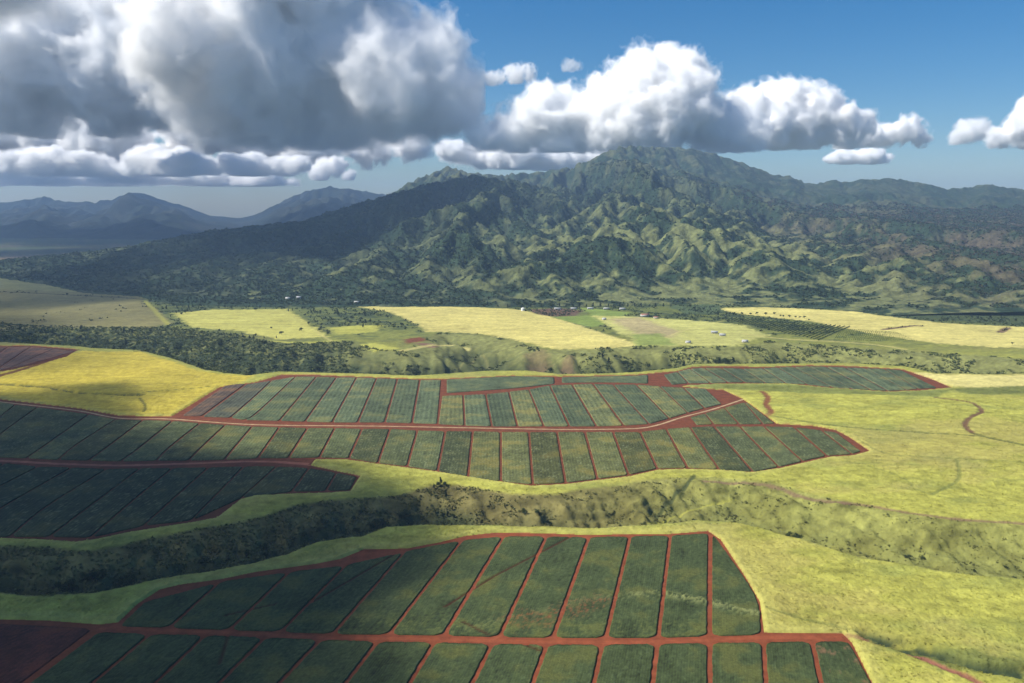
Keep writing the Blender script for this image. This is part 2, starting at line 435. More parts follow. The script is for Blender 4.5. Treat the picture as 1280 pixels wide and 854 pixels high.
# ----------------------------------------------------------------- ground sheet
def rows():
    ys = [-400.0, -100.0, 60.0, 150.0, 200.0, 230.0]
    y = 250.0
    while y < 3400:
        ys.append(y); y += min(max(y * y / (FPX * CAM_H) * 0.95, 1.0), 5.5)
    while y < 16500:
        ys.append(y); y *= 1.035
    return np.array(ys)
GY = rows()
NC = 950
u = np.linspace(-1, 1, NC)
half = 0.78 * np.abs(GY) + 160 + 0.35 * np.maximum(GY - 3000, 0)
GX = u[None, :] * half[:, None]
GYY = np.repeat(GY[:, None], NC, 1)
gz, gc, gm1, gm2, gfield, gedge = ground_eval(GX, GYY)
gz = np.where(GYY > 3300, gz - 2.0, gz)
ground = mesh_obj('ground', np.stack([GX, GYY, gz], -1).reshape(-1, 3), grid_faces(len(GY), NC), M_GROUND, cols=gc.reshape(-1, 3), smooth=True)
tag(ground, kind='structure')

# ----------------------------------------------------------------- mountains
def erode(nx, ny, dx, U, steps, K, seed, m=0.45, diff=0.03):
    rng = np.random.default_rng(seed)
    z = rng.random((ny, nx)) * 4 + U * 30
    fixed = (U <= 0)
    z[fixed] = 0
    N = nx * ny
    idx = np.arange(N).reshape(ny, nx)
    offs = [(-1, -1), (-1, 0), (-1, 1), (0, -1), (0, 1), (1, -1), (1, 0), (1, 1)]
    for it in range(steps):
        zp = np.pad(z, 1, mode='edge')
        best = np.zeros((ny, nx)); rcv = idx.copy(); dd = np.full((ny, nx), dx)
        for dy, dx_ in offs:
            L = dx * math.hypot(dy, dx_)
            sl = (z - zp[1 + dy:1 + dy + ny, 1 + dx_:1 + dx_ + nx]) / L
            b = sl > best
            best = np.where(b, sl, best)
            nb = np.clip(np.arange(ny) + dy, 0, ny - 1)[:, None] * nx + np.clip(np.arange(nx) + dx_, 0, nx - 1)[None, :]
            rcv = np.where(b, nb, rcv); dd = np.where(b, L, dd)
        r = rcv.ravel(); fx = fixed.ravel()
        r = np.where(fx, np.arange(N), r)
        # levels: distance to root, by pointer jumping
        lev = (r != np.arange(N)).astype(np.int64); p = r.copy()
        for _ in range(12):
            lev = lev + lev[p]; p = p[p]
        order = np.argsort(lev, kind='stable'); sl = lev[order]
        cuts = np.searchsorted(sl, np.arange(sl[-1] + 2))
        A = np.full(N, dx * dx)
        for k in range(len(cuts) - 2, 0, -1):
            i = order[cuts[k]:cuts[k + 1]]
            np.add.at(A, r[i], A[i])
        F = K * A ** m / dd.ravel()
        zf = z.ravel() + U.ravel()
        zf[fx] = 0
        for k in range(1, len(cuts) - 1):
            i = order[cuts[k]:cuts[k + 1]]
            zf[i] = (zf[i] + F[i] * zf[r[i]]) / (1 + F[i])
        z = zf.reshape(ny, nx)
        zp = np.pad(z, 1, mode='edge')
        z = z + diff * (zp[:-2, 1:-1] + zp[2:, 1:-1] + zp[1:-1, :-2] + zp[1:-1, 2:] - 4 * z)
        z[fixed] = 0
    return z

def blur(a, s):
    r = int(3 * s); k = np.exp(-0.5 * (np.arange(-r, r + 1) / s) ** 2); k /= k.sum()
    a = np.pad(a, ((r, r), (0, 0)), mode='edge')
    a = sum(k[i] * a[i:i + a.shape[0] - 2 * r] for i in range(2 * r + 1))
    a = np.pad(a, ((0, 0), (r, r)), mode='edge')
    return sum(k[i] * a[:, i:i + a.shape[1] - 2 * r] for i in range(2 * r + 1))

def bilerp(gr, x0, y0, dx, x, y):
    ny, nx = gr.shape
    fx = np.clip((x - x0) / dx, 0, nx - 1.001); fy = np.clip((y - y0) / dx, 0, ny - 1.001)
    ix, iy = fx.astype(int), fy.astype(int); tx, ty = fx - ix, fy - iy
    # smoother weights avoid visible facets
    return lerp(lerp(gr[iy, ix], gr[iy, ix + 1], tx), lerp(gr[iy + 1, ix], gr[iy + 1, ix + 1], tx), ty)

_c, _s = math.cos(PITCH), math.sin(PITCH)
def project(x, y, z):
    dz = z - CAM_H
    f = y * _c - dz * _s; up = y * _s + dz * _c
    return CX + FPX * x / f, CY - FPX * up / f
def height_at(px, py, y):
    """height that projects to row py at depth y"""
    v = (CY - py) / FPX
    return CAM_H + y * (v * _c - _s) / (_c + v * _s)

SIL_A = [(300, 300), (380, 282), (440, 262), (486, 243), (527, 221), (545, 214), (561, 208), (575, 213), (590, 217), (623, 219), (640, 218), (658, 216), (680, 214), (699, 212), (715, 209), (730, 204), (750, 193), (764, 187), (788, 183), (815, 184), (840, 185), (867, 186), (898, 195), (915, 200), (933, 206), (960, 216), (977, 221), (988, 220), (1000, 226), (1012, 231), (1028, 229), (1043, 226), (1060, 229), (1077, 225), (1095, 226), (1111, 223), (1139, 228), (1160, 231), (1184, 237), (1208, 235), (1232, 231), (1255, 235), (1280, 238), (1350, 240), (1450, 236), (1600, 246), (1800, 255), (2200, 262)]
SIL_B = [(-100, 338), (0, 326), (60, 320), (100, 316), (155, 309), (206, 299), (268, 289), (300, 285), (344, 280), (378, 277), (400, 271), (412, 265), (440, 257), (486, 244), (537, 230), (560, 225), (586, 221), (620, 223), (660, 231), (700, 243), (740, 262), (800, 290), (880, 320), (960, 345)]
YC_B = [(-100, 3300), (0, 3400), (155, 3700), (344, 4300), (440, 4700), (586, 5200), (700, 5000), (960, 4200)]
def interp(tab, x): 
    t = np.array(tab, float); return np.interp(x, t[:, 0], t[:, 1])

MDX = 17.0
MX0, MY0, MX1, MY1 = -5200.0, 2000.0, 7600.0, 9800.0
mnx, mny = int((MX1 - MX0) / MDX), int((MY1 - MY0) / MDX)
mx, my = np.meshgrid(MX0 + MDX * np.arange(mnx), MY0 + MDX * np.arange(mny))
bw = PP(BASE_PX)
px_at = lambda x, y: CX + FPX * x / (y * _c + CAM_H * _s)
# base distance as a function of azimuth
b_az = bw[:, 0] / bw[:, 1]
yb = np.interp(mx / my, b_az, bw[:, 1])
mpx = px_at(mx, my)
wob = 160 * fbm(mx / 700, my / 700, 3, 91)
yc_a = 7000 + 350 * np.sin(mx / 1500.0) + wob
hc_a = height_at(mpx, interp(SIL_A, mpx), yc_a)
ta = (my - yb) / (yc_a - yb)
def profile(t, p):
    t0 = np.clip(t, 0, 1)
    return np.where(t <= 1, 0.13 * sstep(0, .14, t0) + 0.42 * t0 + 0.45 * t0 ** p, np.clip(1 - (t - 1) * 1.6, 0, 1))
EA = hc_a * profile(ta, 2.6) * sstep(-2500, -900, mx + 0.0 * my)
yc_b = interp(YC_B, mpx) + 0.4 * wob
hc_b = np.maximum(height_at(mpx, interp(SIL_B, mpx), yc_b), 0)
tb = (my - yb) / np.maximum(yc_b - yb, 300)
EB = hc_b * np.where(tb <= 1, profile(tb, 1.7), np.clip(1 - (tb - 1) * 0.9, 0, 1)) * (mpx < 1000)
E = np.maximum(EA, EB) + 0.12 * np.minimum(EA, EB)
E = blur(E, 5)
E = np.where(my < yb, 0, E)
U = np.where(E > 2, 0.25 + E / 500.0, 0.0) * (1 + 0.5 * fbm(mx / 500, my / 500, 3, 17))
U = np.where(E > 2, np.maximum(U, 0.05), 0)
Z = blur(erode(mnx, mny, MDX, U * 8, 45, 0.9, 5), .45)
Zs = blur(Z, 20) + 4
rel = np.clip(Z / Zs, 0.3, 1.9)
MZ = E * (1 + 0.8 * (rel - 1) * sstep(0, 30, E) * (1 - .55 * sstep(.70, .97, np.where(EA > EB, ta, tb))))
# keep the skyline where the photo has it: scale the crests per azimuth
def fit_skyline(MZ, sil, ysel, wgt, pxr):
    az = mx / my
    pxg, pyg = project(mx, my, MZ)
    b = np.floor(pxg / 6).astype(int)
    lo, hi = int(pxr[0] / 6), int(pxr[1] / 6)
    best = np.full(hi - lo, 1e9); by = np.full(hi - lo, 7000.0)
    s = ysel & (b >= lo) & (b < hi)
    bi = b[s] - lo; pv = pyg[s]; yv = my[s]
    o = np.argsort(-pv)
    best[bi[o]] = pv[o]; by[bi[o]] = yv[o]
    cx = (np.arange(lo, hi) + 0.5) * 6
    have = height_at(cx, best, by); want = height_at(cx, interp(sil, cx), by)
    f = np.clip(want / np.maximum(have, 20), 0.3, 3.0)
    f = np.convolve(np.pad(f, 4, mode='edge'), np.array([0, 0, 1, 3, 4, 3, 1, 0, 0]) / 12., 'valid')
    fac = np.interp(pxg, cx, f)
    return MZ * (1 + (fac - 1) * wgt)
for _ in range(3):
    MZ = fit_skyline(MZ, SIL_B, (my > 2800) & (my < yc_b + 250), sstep(2600, 3800, my) * sstep(yc_b + 1400, yc_b + 500, my) * sstep(720, 640, mpx), (-60, 720))
    MZ = fit_skyline(MZ, SIL_A, (my > 5900), sstep(5200, 6500, my), (486, 1600))
# fine mesh: fans out with distance
my_rows = [2020.0]
while my_rows[-1] < 9700: my_rows.append(my_rows[-1] + min(max(my_rows[-1] / 300, 8), 26))
my_rows = np.array(my_rows)
ncm = 1000
um = np.linspace(-1, 1, ncm)
FX = um[None, :] * np.minimum(0.80 * my_rows + 300, 7500)[:, None]
FY = np.repeat(my_rows[:, None], ncm, 1)
FX = np.clip(FX, MX0, MX1)
jx, jy = 14 * noise(FX / 60, FY / 60, 61), 14 * noise(FX / 60, FY / 60, 62)
FZ = bilerp(MZ, MX0, MY0, MDX, FX + jx, FY + jy)
onm = sstep(3, 50, FZ)
FZ = FZ + onm * (12 * (0.35 - np.abs(fbm(FX / 110, FY / 150, 4, 63))) + 6 * fbm(FX / 30, FY / 30, 3, 65, .6))
hi_ = sstep(60, 380, FZ)
wx = 60 * fbm(FX / 500, FY / 500, 2, 66)
FZ = FZ + onm * hi_ * 30 * (0.26 - np.abs(noise((FX + wx) / 105, FY / 520, 67))) + onm * hi_ * 14 * (0.26 - np.abs(noise((FX - wx) / 44, FY / 240, 68)))
FZ = FZ + sstep(250, 520, FZ) * 16 * (.3 - np.abs(fbm(FX / 130, FY / 200, 3, 69)))
FZ = np.where(FZ < 1.5, -4.0, FZ)
gy_, gx_ = np.gradient(blur(FZ, 1.0), my_rows, axis=0), np.gradient(FZ, axis=1) / np.maximum(np.gradient(FX, axis=1), 1)
slope = np.sqrt(gx_ ** 2 + gy_ ** 2)
fpx, fpy = project(FX, FY, FZ)
n1 = fbm(FX / 420, FY / 420, 4, 71); n2 = fbm(FX / 90, FY / 90, 4, 73, .65); n3 = fbm(FX / 35, FY / 35, 2, 75)
FOREST = np.array([.024, .042, .022]); FOREST2 = np.array([.046, .060, .032]); HGRASS = np.array([.165, .178, .066]); RUST = np.array([.095, .068, .045])
conv = FZ - blur(FZ, 5)                                   # ridges against hollows
t = sstep(-.3, .4, n2 + n1)[..., None]
mc = FOREST * (1 - t) + FOREST2 * t
low = sstep(420, 60, FZ)
mid = np.exp(-((FX - 900) / 800.0) ** 2) * sstep(460, 120, FZ) + 0.4 * np.exp(-((FX - 50) / 500.0) ** 2) * sstep(350, 60, FZ) + 0.45 * np.exp(-((FX + 700) / 300.0) ** 2) * sstep(160, 60, FZ)
gk = np.clip(sstep(0.05, 0.5, n2 * 0.9 + n1 * 0.6 + 0.55 * mid + conv * 0.012 + 0.35 * n3 - 0.30) * np.clip(0.10 + mid, 0, 1) * 0.8, 0, 1)[..., None]
mc = mc * (1 - gk) + HGRASS * gk
rk = (sstep(0.0, 0.4, n1 + 0.5 * n2 + 0.1) * sstep(900, 1800, FX) * low * 0.75)[..., None]
mc = mc * (1 - rk) + RUST * rk
up = (sstep(350, 650, FZ) * sstep(.1, .5, n2 + conv * .01))[..., None] * .35
mc = mc * (1 - up) + np.array([.13, .13, .06]) * up
mc *= (1 + 0.3 * n3)[..., None]
mount = mesh_obj('mountain_range', np.stack([FX, FY, FZ], -1).reshape(-1, 3), grid_faces(len(my_rows), ncm), M_MOUNT, cols=np.clip(mc, .01, .6).reshape(-1, 3), smooth=True)
tag(mount, kind='structure')

# the blue range far off on the left
SIL_C = [(-500, 262), (-300, 256), (-150, 258), (-60, 254), (0, 254), (30, 250), (58, 245), (72, 250), (85, 253), (92, 252), (120, 252), (140, 249), (165, 240), (185, 243), (210, 252), (235, 258), (245, 264), (265, 270), (300, 273), (320, 268), (345, 255), (365, 245), (390, 237), (410, 233), (440, 236), (480, 243), (520, 246), (600, 262)]
CDX = 50.0
CX0, CY0, CX1, CY1 = -12500.0, 6600.0, 500.0, 15500.0
cnx, cny = int((CX1 - CX0) / CDX), int((CY1 - CY0) / CDX)
cx_, cy_ = np.meshgrid(CX0 + CDX * np.arange(cnx), CY0 + CDX * np.arange(cny))
cpx = px_at(cx_, cy_)
ycc = 12800 + 500 * fbm(cx_ / 2000, cy_ / 2000, 2, 5)
ycb = 7500 + 500 * fbm(cx_ / 1500, cy_ / 3000, 2, 6)
hcc = np.maximum(height_at(cpx, interp(SIL_C, cpx), ycc), 20)
tcc = (cy_ - ycb) / (ycc - ycb)
EC = hcc * profile(tcc, 1.9)
UC = np.where(EC > 3, 0.2 + EC / 300, 0) * (1 + .5 * fbm(cx_ / 900, cy_ / 900, 3, 18))
UC = np.where(EC > 3, np.maximum(UC, .05), 0)
ZC = erode(cnx, cny, CDX, UC * 8, 35, 0.7, 9)
relc = np.clip(ZC / (blur(ZC, 12) + 5), .3, 1.8)
CZ = EC * (1 + 0.9 * (relc - 1))
sv = (mx, my)
mx, my = cx_, cy_
for _ in range(3): CZ = fit_skyline(CZ, SIL_C, cy_ > 11000, sstep(9800, 12000, cy_), (-500, 600))
mx, my = sv
cxf = np.linspace(CX0 + 60, CX1 - 60, 640); cyf = np.linspace(CY0 + 60, CY1 - 60, 260)
HX, HY = np.meshgrid(cxf, cyf)
HZ = bilerp(CZ, CX0, CY0, CDX, HX, HY) + 26 * (0.3 - np.abs(fbm(HX / 330, HY / 420, 4, 81)))
HZ = np.where(bilerp(EC, CX0, CY0, CDX, HX, HY) < 3, -6, HZ)
n1 = fbm(HX / 500, HY / 500, 4, 82)
k = sstep(-.2, .4, n1)[..., None]
hcol = np.array([.014, .020, .014]) * (1 - k) + np.array([.030, .033, .024]) * k
dm = mesh_obj('distant_mountains', np.stack([HX, HY, HZ], -1).reshape(-1, 3), grid_faces(260, 640), M_FAR, cols=hcol.reshape(-1, 3), smooth=True)
tag(dm, kind='structure')

def terrain_z(x, y):
    """height of whatever ground stands at x, y (arrays)"""
    g = ground_eval(np.atleast_1d(np.asarray(x, float)), np.atleast_1d(np.asarray(y, float)))[0]
    m = bilerp(MZ, MX0, MY0, MDX, np.atleast_1d(x), np.atleast_1d(y))
    return np.maximum(g, np.where(m > 1.5, m, -50))
#@@REST@@
# ----------------------------------------------------------------- red soil under the fields and the graded roads
def poly_sheet(name, pts, z, mat, col):
    bm = bmesh.new()
    vs = [bm.verts.new((p[0], p[1], z)) for p in pts]
    bm.faces.new(vs)
    bmesh.ops.triangulate(bm, faces=bm.faces[:])
    me = bpy.data.meshes.new(name); bm.to_mesh(me); bm.free()
    if me.polygons[0].normal.z < 0: me.flip_normals()
    a = me.color_attributes.new('col', 'FLOAT_COLOR', 'POINT')
    a.data.foreach_set('color', np.tile(np.array([*col, 1], np.float32), len(me.vertices)))
    me.materials.append(mat)
    o = bpy.data.objects.new(name, me); COL.objects.link(o)
    return tag(o, kind='structure')
SOIL_N = np.array([.185, .050, .021]); SOIL_M = np.array([.135, .042, .019])
poly_sheet('field_soil', FIELDS[0], 0.03, M_SOIL, SOIL_N)
poly_sheet('field_soil', FIELDS[1], 0.03, M_SOIL, SOIL_M)
poly_sheet('field_soil', FIELDS[2], 0.06, M_SOIL, SOIL_M)
poly_sheet('field_soil', FIELDS[3], 0.03, M_SOIL, SOIL_M * .6)

def ribbon(name, px, width, z, mat, col, step=6.0):
    c = smooth_line(PP(px), step)
    t = np.gradient(c, axis=0); t /= np.linalg.norm(t, axis=1)[:, None]
    nrm = np.stack([-t[:, 1], t[:, 0]], 1)
    w = width * (0.5 + 0.12 * fbm(c[:, 0] / 15, c[:, 1] / 15, 2, 5))[:, None]
    v = np.stack([c - nrm * w, c - nrm * w * .33, c + nrm * w * .33, c + nrm * w], 1).reshape(-1, 2)
    cols = np.tile(col, (len(v), 1)).reshape(-1, 4, 3)
    cols[:, (0, 3)] = cols[:, (0, 3)] * 0.72 + SOIL_N * .28
    v = np.column_stack([v, np.full(len(v), z)])
    f = grid_faces(len(c), 4)[:, ::-1]
    return tag(mesh_obj(name, v, f, mat, cols=cols.reshape(-1, 3)), kind='structure')
ribbon('dirt_road', [(125, 785), (205, 788), (300, 792), (400, 797), (500, 798.5), (600, 801), (700, 803), (800, 803), (880, 801), (950, 797), (1053, 798)], 4.2, 0.09, M_SOIL, SOIL_N * 1.18)
ribbon('dirt_road', ROAD34, 3.8, 0.10, M_SOIL, np.array([.36, .25, .14]))
ribbon('dirt_road', [(-60, 574), (0, 576), (75, 580), (150, 582), (225, 580), (320, 577), (386, 580)], 6.5, 0.09, M_SOIL, np.array([.30, .115, .07]))
ribbon('dirt_road', [(340, 578), (390, 582), (430, 588), (450, 597)], 3.0, 0.12, M_SOIL, np.array([.28, .10, .06]))

# ----------------------------------------------------------------- pineapple plots
ORD = ['first', 'second', 'third', 'fourth', 'fifth', 'sixth', 'seventh', 'eighth', 'ninth', 'tenth', 'eleventh', 'twelfth', 'thirteenth', 'fourteenth', 'fifteenth', 'sixteenth',
       'seventeenth', 'eighteenth', 'nineteenth', 'twentieth', 'twenty-first', 'twenty-second', 'twenty-third', 'twenty-fourth', 'twenty-fifth', 'twenty-sixth', 'twenty-seventh', 'twenty-eighth', 'twenty-ninth', 'thirtieth']
WEED_BAND = smooth_line(PP([(560, 790), (639, 775), (717, 754), (795, 744), (842, 746), (881, 753), (932, 765), (960, 770)]), 6)
RED_BAND = smooth_line(PP([(640, 778), (700, 768), (745, 752)]), 6)
DRAINS = [PP([(390, 754), (498, 691)]), PP([(555, 760), (620, 720), (713, 672)]), PP([(282, 770), (345, 756)]), PP([(285, 796), (275, 830)]), PP([(578, 778), (622, 800)]), PP([(640, 800), (675, 814)]), PP([(861, 532.5), (985, 531)])]
def plot(name, L, R, base, seed, w=4.0, ends=(3.0, 3.0), rnd=5.0, hgt=0.95, cell=(0.9, 2.2), style=None, rows_m=1.9, parent=None):
    """one plot between two tracks; L and R are world polylines running from the far end to the near end"""
    L, R = smooth_line(L, 5) if len(L) > 2 else L, smooth_line(R, 5) if len(R) > 2 else R
    def resample(c, n):
        s = np.concatenate([[0], np.cumsum(np.linalg.norm(np.diff(c, axis=0), axis=1))])
        q = np.linspace(0, s[-1], n)
        return np.stack([np.interp(q, s, c[:, 0]), np.interp(q, s, c[:, 1])], 1), s[-1]
    length = max(resample(L, 2)[1], resample(R, 2)[1])
    wid = max(np.linalg.norm(L[0] - R[0]), np.linalg.norm(L[-1] - R[-1]))
    nu = int(np.clip(length / cell[1], 8, 150)); nv = int(np.clip(wid / cell[0], 6, 90))
    a, _ = resample(L, nu); b, _ = resample(R, nu)
    s_far = np.linspace(0, length, nu)
    # inset from the ends and from the tracks, with rounded corners
    lo, hi = ends[0] / length, 1 - ends[1] / length
    uu = np.linspace(lo, max(hi, lo + .1), nu)
    def at(c, q):
        x = np.linspace(0, 1, nu); return np.stack([np.interp(q, x, c[:, 0]), np.interp(q, x, c[:, 1])], 1)
    a, b = at(a, uu), at(b, uu)
    d = np.minimum(uu - uu[0], uu[-1] - uu) * length
    r = min(rnd, wid * .3)
    ins = np.where(d < r, r - np.sqrt(np.maximum(r * r - (r - d) ** 2, 0)), 0)
    ww = np.linalg.norm(b - a, axis=1)
    wobL = 0.6 * noise(s_far / 6, np.full(nu, seed * 1.7), seed); wobR = 0.6 * noise(s_far / 6, np.full(nu, seed * 2.9), seed + 1)
    e = (w / 2 + ins)
    fa = np.clip((e + wobL) / np.maximum(ww, .1), 0, .48); fb = np.clip((e + wobR) / np.maximum(ww, .1), 0, .48)
    v = np.linspace(0, 1, nv)
    f = fa[:, None] + (1 - fa - fb)[:, None] * v[None, :]
    pt = a[:, None, :] + (b - a)[:, None, :] * f[..., None]
    x, y = pt[..., 0], pt[..., 1]
    cross = v[None, :] * wid
    ridge = np.cos(2 * math.pi * cross / rows_m)
    n1 = fbm(x / 14, y / 14, 4, 101); n2 = fbm(x / 2.6, y / 2.6, 3, 103); n3 = fbm(x / 55, y / 40, 3, 107)
    z = hgt * (0.85 + 0.16 * ridge + 0.42 * n2 + 0.2 * n1)
    streak = noise(cross / 2.2 + seed * 7, (uu * length / 30)[:, None] + 0 * cross, 109)
    bc = np.array(base)
    c = bc[None, None, :] * (1 + 0.30 * n1 + 0.55 * n2 + 0.22 * streak + 0.4 * n3 + 0.13 * ridge)[..., None]
    oliv = (sstep(.05, .5, n3 + .5 * n1))[..., None] * .5
    c = c * (1 - oliv) + bc * np.array([2.0, 1.45, 0.85]) * oliv
    if style == 'near':
        dist = dist_line(x, y, WEED_BAND)
        k = sstep(9, 2, dist + 8 * n1 + 4 * n2) * sstep(-.3, .4, n2 + n1) * (.25 + .75 * sstep(60, 110, x))
        c = c * (1 - k[..., None]) + np.array([.19, .205, .075]) * k[..., None]; z = z + .8 * k
        dist = dist_line(x, y, RED_BAND)
        k = sstep(14, 3, dist + 14 * n1) * sstep(-.1, .4, n2 + .3 * n1) * .7
        c = c * (1 - k[..., None]) + SOIL_N * k[..., None]; z = z * (1 - .7 * k)
        yl = sstep(24, 0, np.minimum(dist_line(x, y, PP([(340, 775), (600, 786), (900, 790)])), 99) + 14 * n1) * sstep(-.1, .3, n2 + n1) * .35
        c = c * (1 - yl[..., None]) + np.array([.12, .13, .03]) * yl[..., None]
    if style == 'pale':
        k = sstep(.32, .55, n2 + .4 * n1 + .1 * noise(x / 40, y / 40, 5))[..., None] * .8
        c = c * (1 - k) + np.array([.16, .18, .09]) * k
    if style == 'weedy':
        k = (sstep(.25, .6, n1 + .5 * n2))[..., None] * .7
        c = c * (1 - k) + np.array([.17, .09, .05]) * k
    for dl in DRAINS:
        if box_sel(x, y, dl, 3).any():
            k = sstep(1.5, .6, dist_line(x, y, dl))
            z = z * (1 - k) + .02 * k; c = c * (1 - .8 * k[..., None]) + SOIL_N * .28 * .8 * k[..., None]
    top = np.stack([x, y, np.maximum(z, .12)], -1).reshape(-1, 3)
    # skirt: the ring of outer leaves going down to the soil
    ring = np.concatenate([np.arange(nv), np.arange(1, nu) * nv + nv - 1, (nu - 1) * nv + np.arange(nv - 2, -1, -1), np.arange(nu - 2, 0, -1) * nv])
    sk = top[ring].copy(); ctr = top.mean(0)
    dirv = sk[:, :2] - ctr[:2]; sk[:, 2] = 0.0
    n0 = len(top); m = len(ring)
    i = np.arange(m); j = (i + 1) % m
    sf = np.stack([ring[j], ring[i], n0 + i, n0 + j], 1)
    gf = grid_faces(nu, nv)
    p0, p1, p2 = top[gf[0][0]], top[gf[0][1]], top[gf[0][2]]
    if np.cross(p1 - p0, p2 - p1)[2] < 0: gf = gf[:, ::-1]; sf = sf[:, ::-1]
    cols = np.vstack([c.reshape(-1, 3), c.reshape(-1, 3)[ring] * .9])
    return mesh_obj(name, np.vstack([top, sk]), [gf, sf], M_CROP, cols=np.clip(cols, .006, .5))

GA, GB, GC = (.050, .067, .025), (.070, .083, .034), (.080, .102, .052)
def ext(l, f):
    w = PP(l); return np.vstack([w, w[-1] + (w[-1] - w[-2]) * f])
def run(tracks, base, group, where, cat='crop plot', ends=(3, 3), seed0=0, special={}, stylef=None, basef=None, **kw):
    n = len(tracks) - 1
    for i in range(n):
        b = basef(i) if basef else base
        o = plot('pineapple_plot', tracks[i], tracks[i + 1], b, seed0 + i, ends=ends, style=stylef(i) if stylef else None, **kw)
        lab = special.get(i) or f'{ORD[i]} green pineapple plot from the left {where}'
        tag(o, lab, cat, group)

F1U = [[(180, 753), (146, 785)], [(277, 726), (209, 788)], [(365, 713), (284, 791)], [(435, 705), (349, 793)], [(508, 688), (414, 796)], [(579, 674), (484, 797)], [(631, 669), (553, 798)],
       [(684, 669), (623, 800)], [(737, 670), (690, 801)], [(788, 669), (756, 801)], [(838, 668), (822, 801)], [(887, 665), (886, 799)]]
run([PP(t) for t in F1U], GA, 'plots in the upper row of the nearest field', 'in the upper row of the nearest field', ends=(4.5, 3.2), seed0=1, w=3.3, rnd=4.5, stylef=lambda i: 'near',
    special={7: 'eighth pineapple plot of the nearest upper row, with a reddish bare patch', 8: 'ninth pineapple plot of the nearest upper row, where the pale weed band starts rising',
             9: 'tenth pineapple plot of the nearest upper row, crossed by a pale weed band', 10: 'eleventh pineapple plot of the nearest upper row, left of the straight upright track'})
o = plot('pineapple_plot', PP([(888, 667), (887, 799)]), PP([(893, 668), (932, 722), (950, 755), (954, 797)]), GA, 40, w=3.3, ends=(6, 3.2), rnd=6, style='near')
tag(o, 'wedge-shaped last plot at the right end of the nearest upper row', 'crop plot', 'plots in the upper row of the nearest field')
F1L = [([(127, 787), (37, 854)], 1.3), ([(192, 790), (117, 854)], 1.3), ([(261, 791), (195, 854)], 1.3), ([(335, 794), (275, 854)], 1.3), ([(404, 797), (350, 854)], 1.3), ([(475, 799), (433, 854)], 1.3), ([(545, 800), (513, 854)], 1.3),
       ([(617, 802), (591, 854)], 1.3), ([(685, 803), (666, 854)], 1.3), ([(753, 803), (742.6, 854)], 1.3), ([(822, 802), (815.6, 854)], 1.3), ([(887, 801), (887, 854)], 1.3), ([(953.5, 800), (957, 854)], 1.3), ([(1014, 799), (1026, 854)], 1.3), ([(1061, 799), (1091, 854)], 1.3)]
run([ext(*t) for t in F1L], GA, 'plots in the lower row of the nearest field', 'in the lowest row, cut by the picture edge', ends=(4.2, 3), seed0=60, w=3.3, rnd=4.5, stylef=lambda i: 'weedy' if i == 13 else 'near2',
    special={13: 'last pineapple plot of the lowest row, patched with bare reddish soil'})
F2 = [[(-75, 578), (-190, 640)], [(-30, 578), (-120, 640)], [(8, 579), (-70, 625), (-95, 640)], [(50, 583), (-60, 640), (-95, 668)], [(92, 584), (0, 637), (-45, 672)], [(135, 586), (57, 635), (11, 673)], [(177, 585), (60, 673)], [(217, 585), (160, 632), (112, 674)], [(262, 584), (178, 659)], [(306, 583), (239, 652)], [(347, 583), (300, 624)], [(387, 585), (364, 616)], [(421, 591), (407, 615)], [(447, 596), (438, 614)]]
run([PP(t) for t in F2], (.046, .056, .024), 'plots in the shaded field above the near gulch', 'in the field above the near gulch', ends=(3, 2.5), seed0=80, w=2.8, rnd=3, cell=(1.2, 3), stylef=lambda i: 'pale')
F3T = [[(-55, 496), (-150, 560)], [(-20, 499), (-100, 560)], [(20, 506), (-55, 565)], [(48, 509), (-5, 548), (-20, 572)], [(78, 514), (32, 547), (28, 574)], [(112, 518), (57, 557), (32, 574)], [(146, 524), (95, 557), (72, 576)], [(180, 525), (135, 559), (110, 577)], [(217, 526), (175, 560), (150, 578)], [(251, 529), (212, 560), (195, 577)], [(283, 531), (252, 560), (235, 577)], [(316, 533), (280, 576)],
       [(350, 534), (322, 574)], [(385, 535), (360, 574)], [(419, 535), (399, 573)], [(453, 536), (436, 574)], [(488, 536), (472, 580)], [(522, 538), (509, 584)], [(557, 539), (547, 590)], [(591, 539), (585, 597)], [(626, 540), (626, 603)], [(661, 540), (666, 607)], [(696, 540), (707, 605)], [(731, 540), (747, 600)], [(766, 540), (786, 595)], [(800, 540), (822, 587)], [(832, 536), (860, 586)], [(862, 534), (899, 588)], [(892, 533), (942, 591)], [(924, 533), (974, 585)], [(954, 533), (1004, 578)]]
F3T = [t for i, t in enumerate(F3T) if i not in (4,)]
def f3_base(i): return tuple(np.array(GB) * (1 + .25 * math.sin(i * 2.1)) * (np.array([1.25, 1.15, 1.0]) if 17 < i < 26 else 1))
run([PP(t) for t in F3T], GB, 'plots in the long middle band', 'in the long middle band below the tan road', ends=(3.5, 2.5), seed0=120, w=3.0, rnd=2.2, cell=(1.2, 2.6), stylef=lambda i: 'pale', basef=f3_base)
F3E = [[(954, 533), (1004, 578)], [(992, 534), (1034, 571)], [(1026, 538), (1066, 569)], [(1046, 541), (1078, 565)]]
for i in range(3):
    o = plot('pineapple_plot', PP(F3E[i]), PP(F3E[i + 1]), GB, 160 + i, w=3.4, ends=(3, 3), rnd=2, cell=(1.2, 2.6), style='pale')
    tag(o, ['third from last plot at the right tip of the middle band', 'second from last plot at the right tip of the middle band', 'short orange-rimmed last plot at the pointed right tip of the middle band'][i], 'crop plot', 'plots in the long middle band')
F7 = [[(862, 522), (870, 532)], [(881, 517), (892, 531)], [(905, 510), (924, 531)], [(930, 503), (954, 531)], [(936, 505), (970, 530)]]
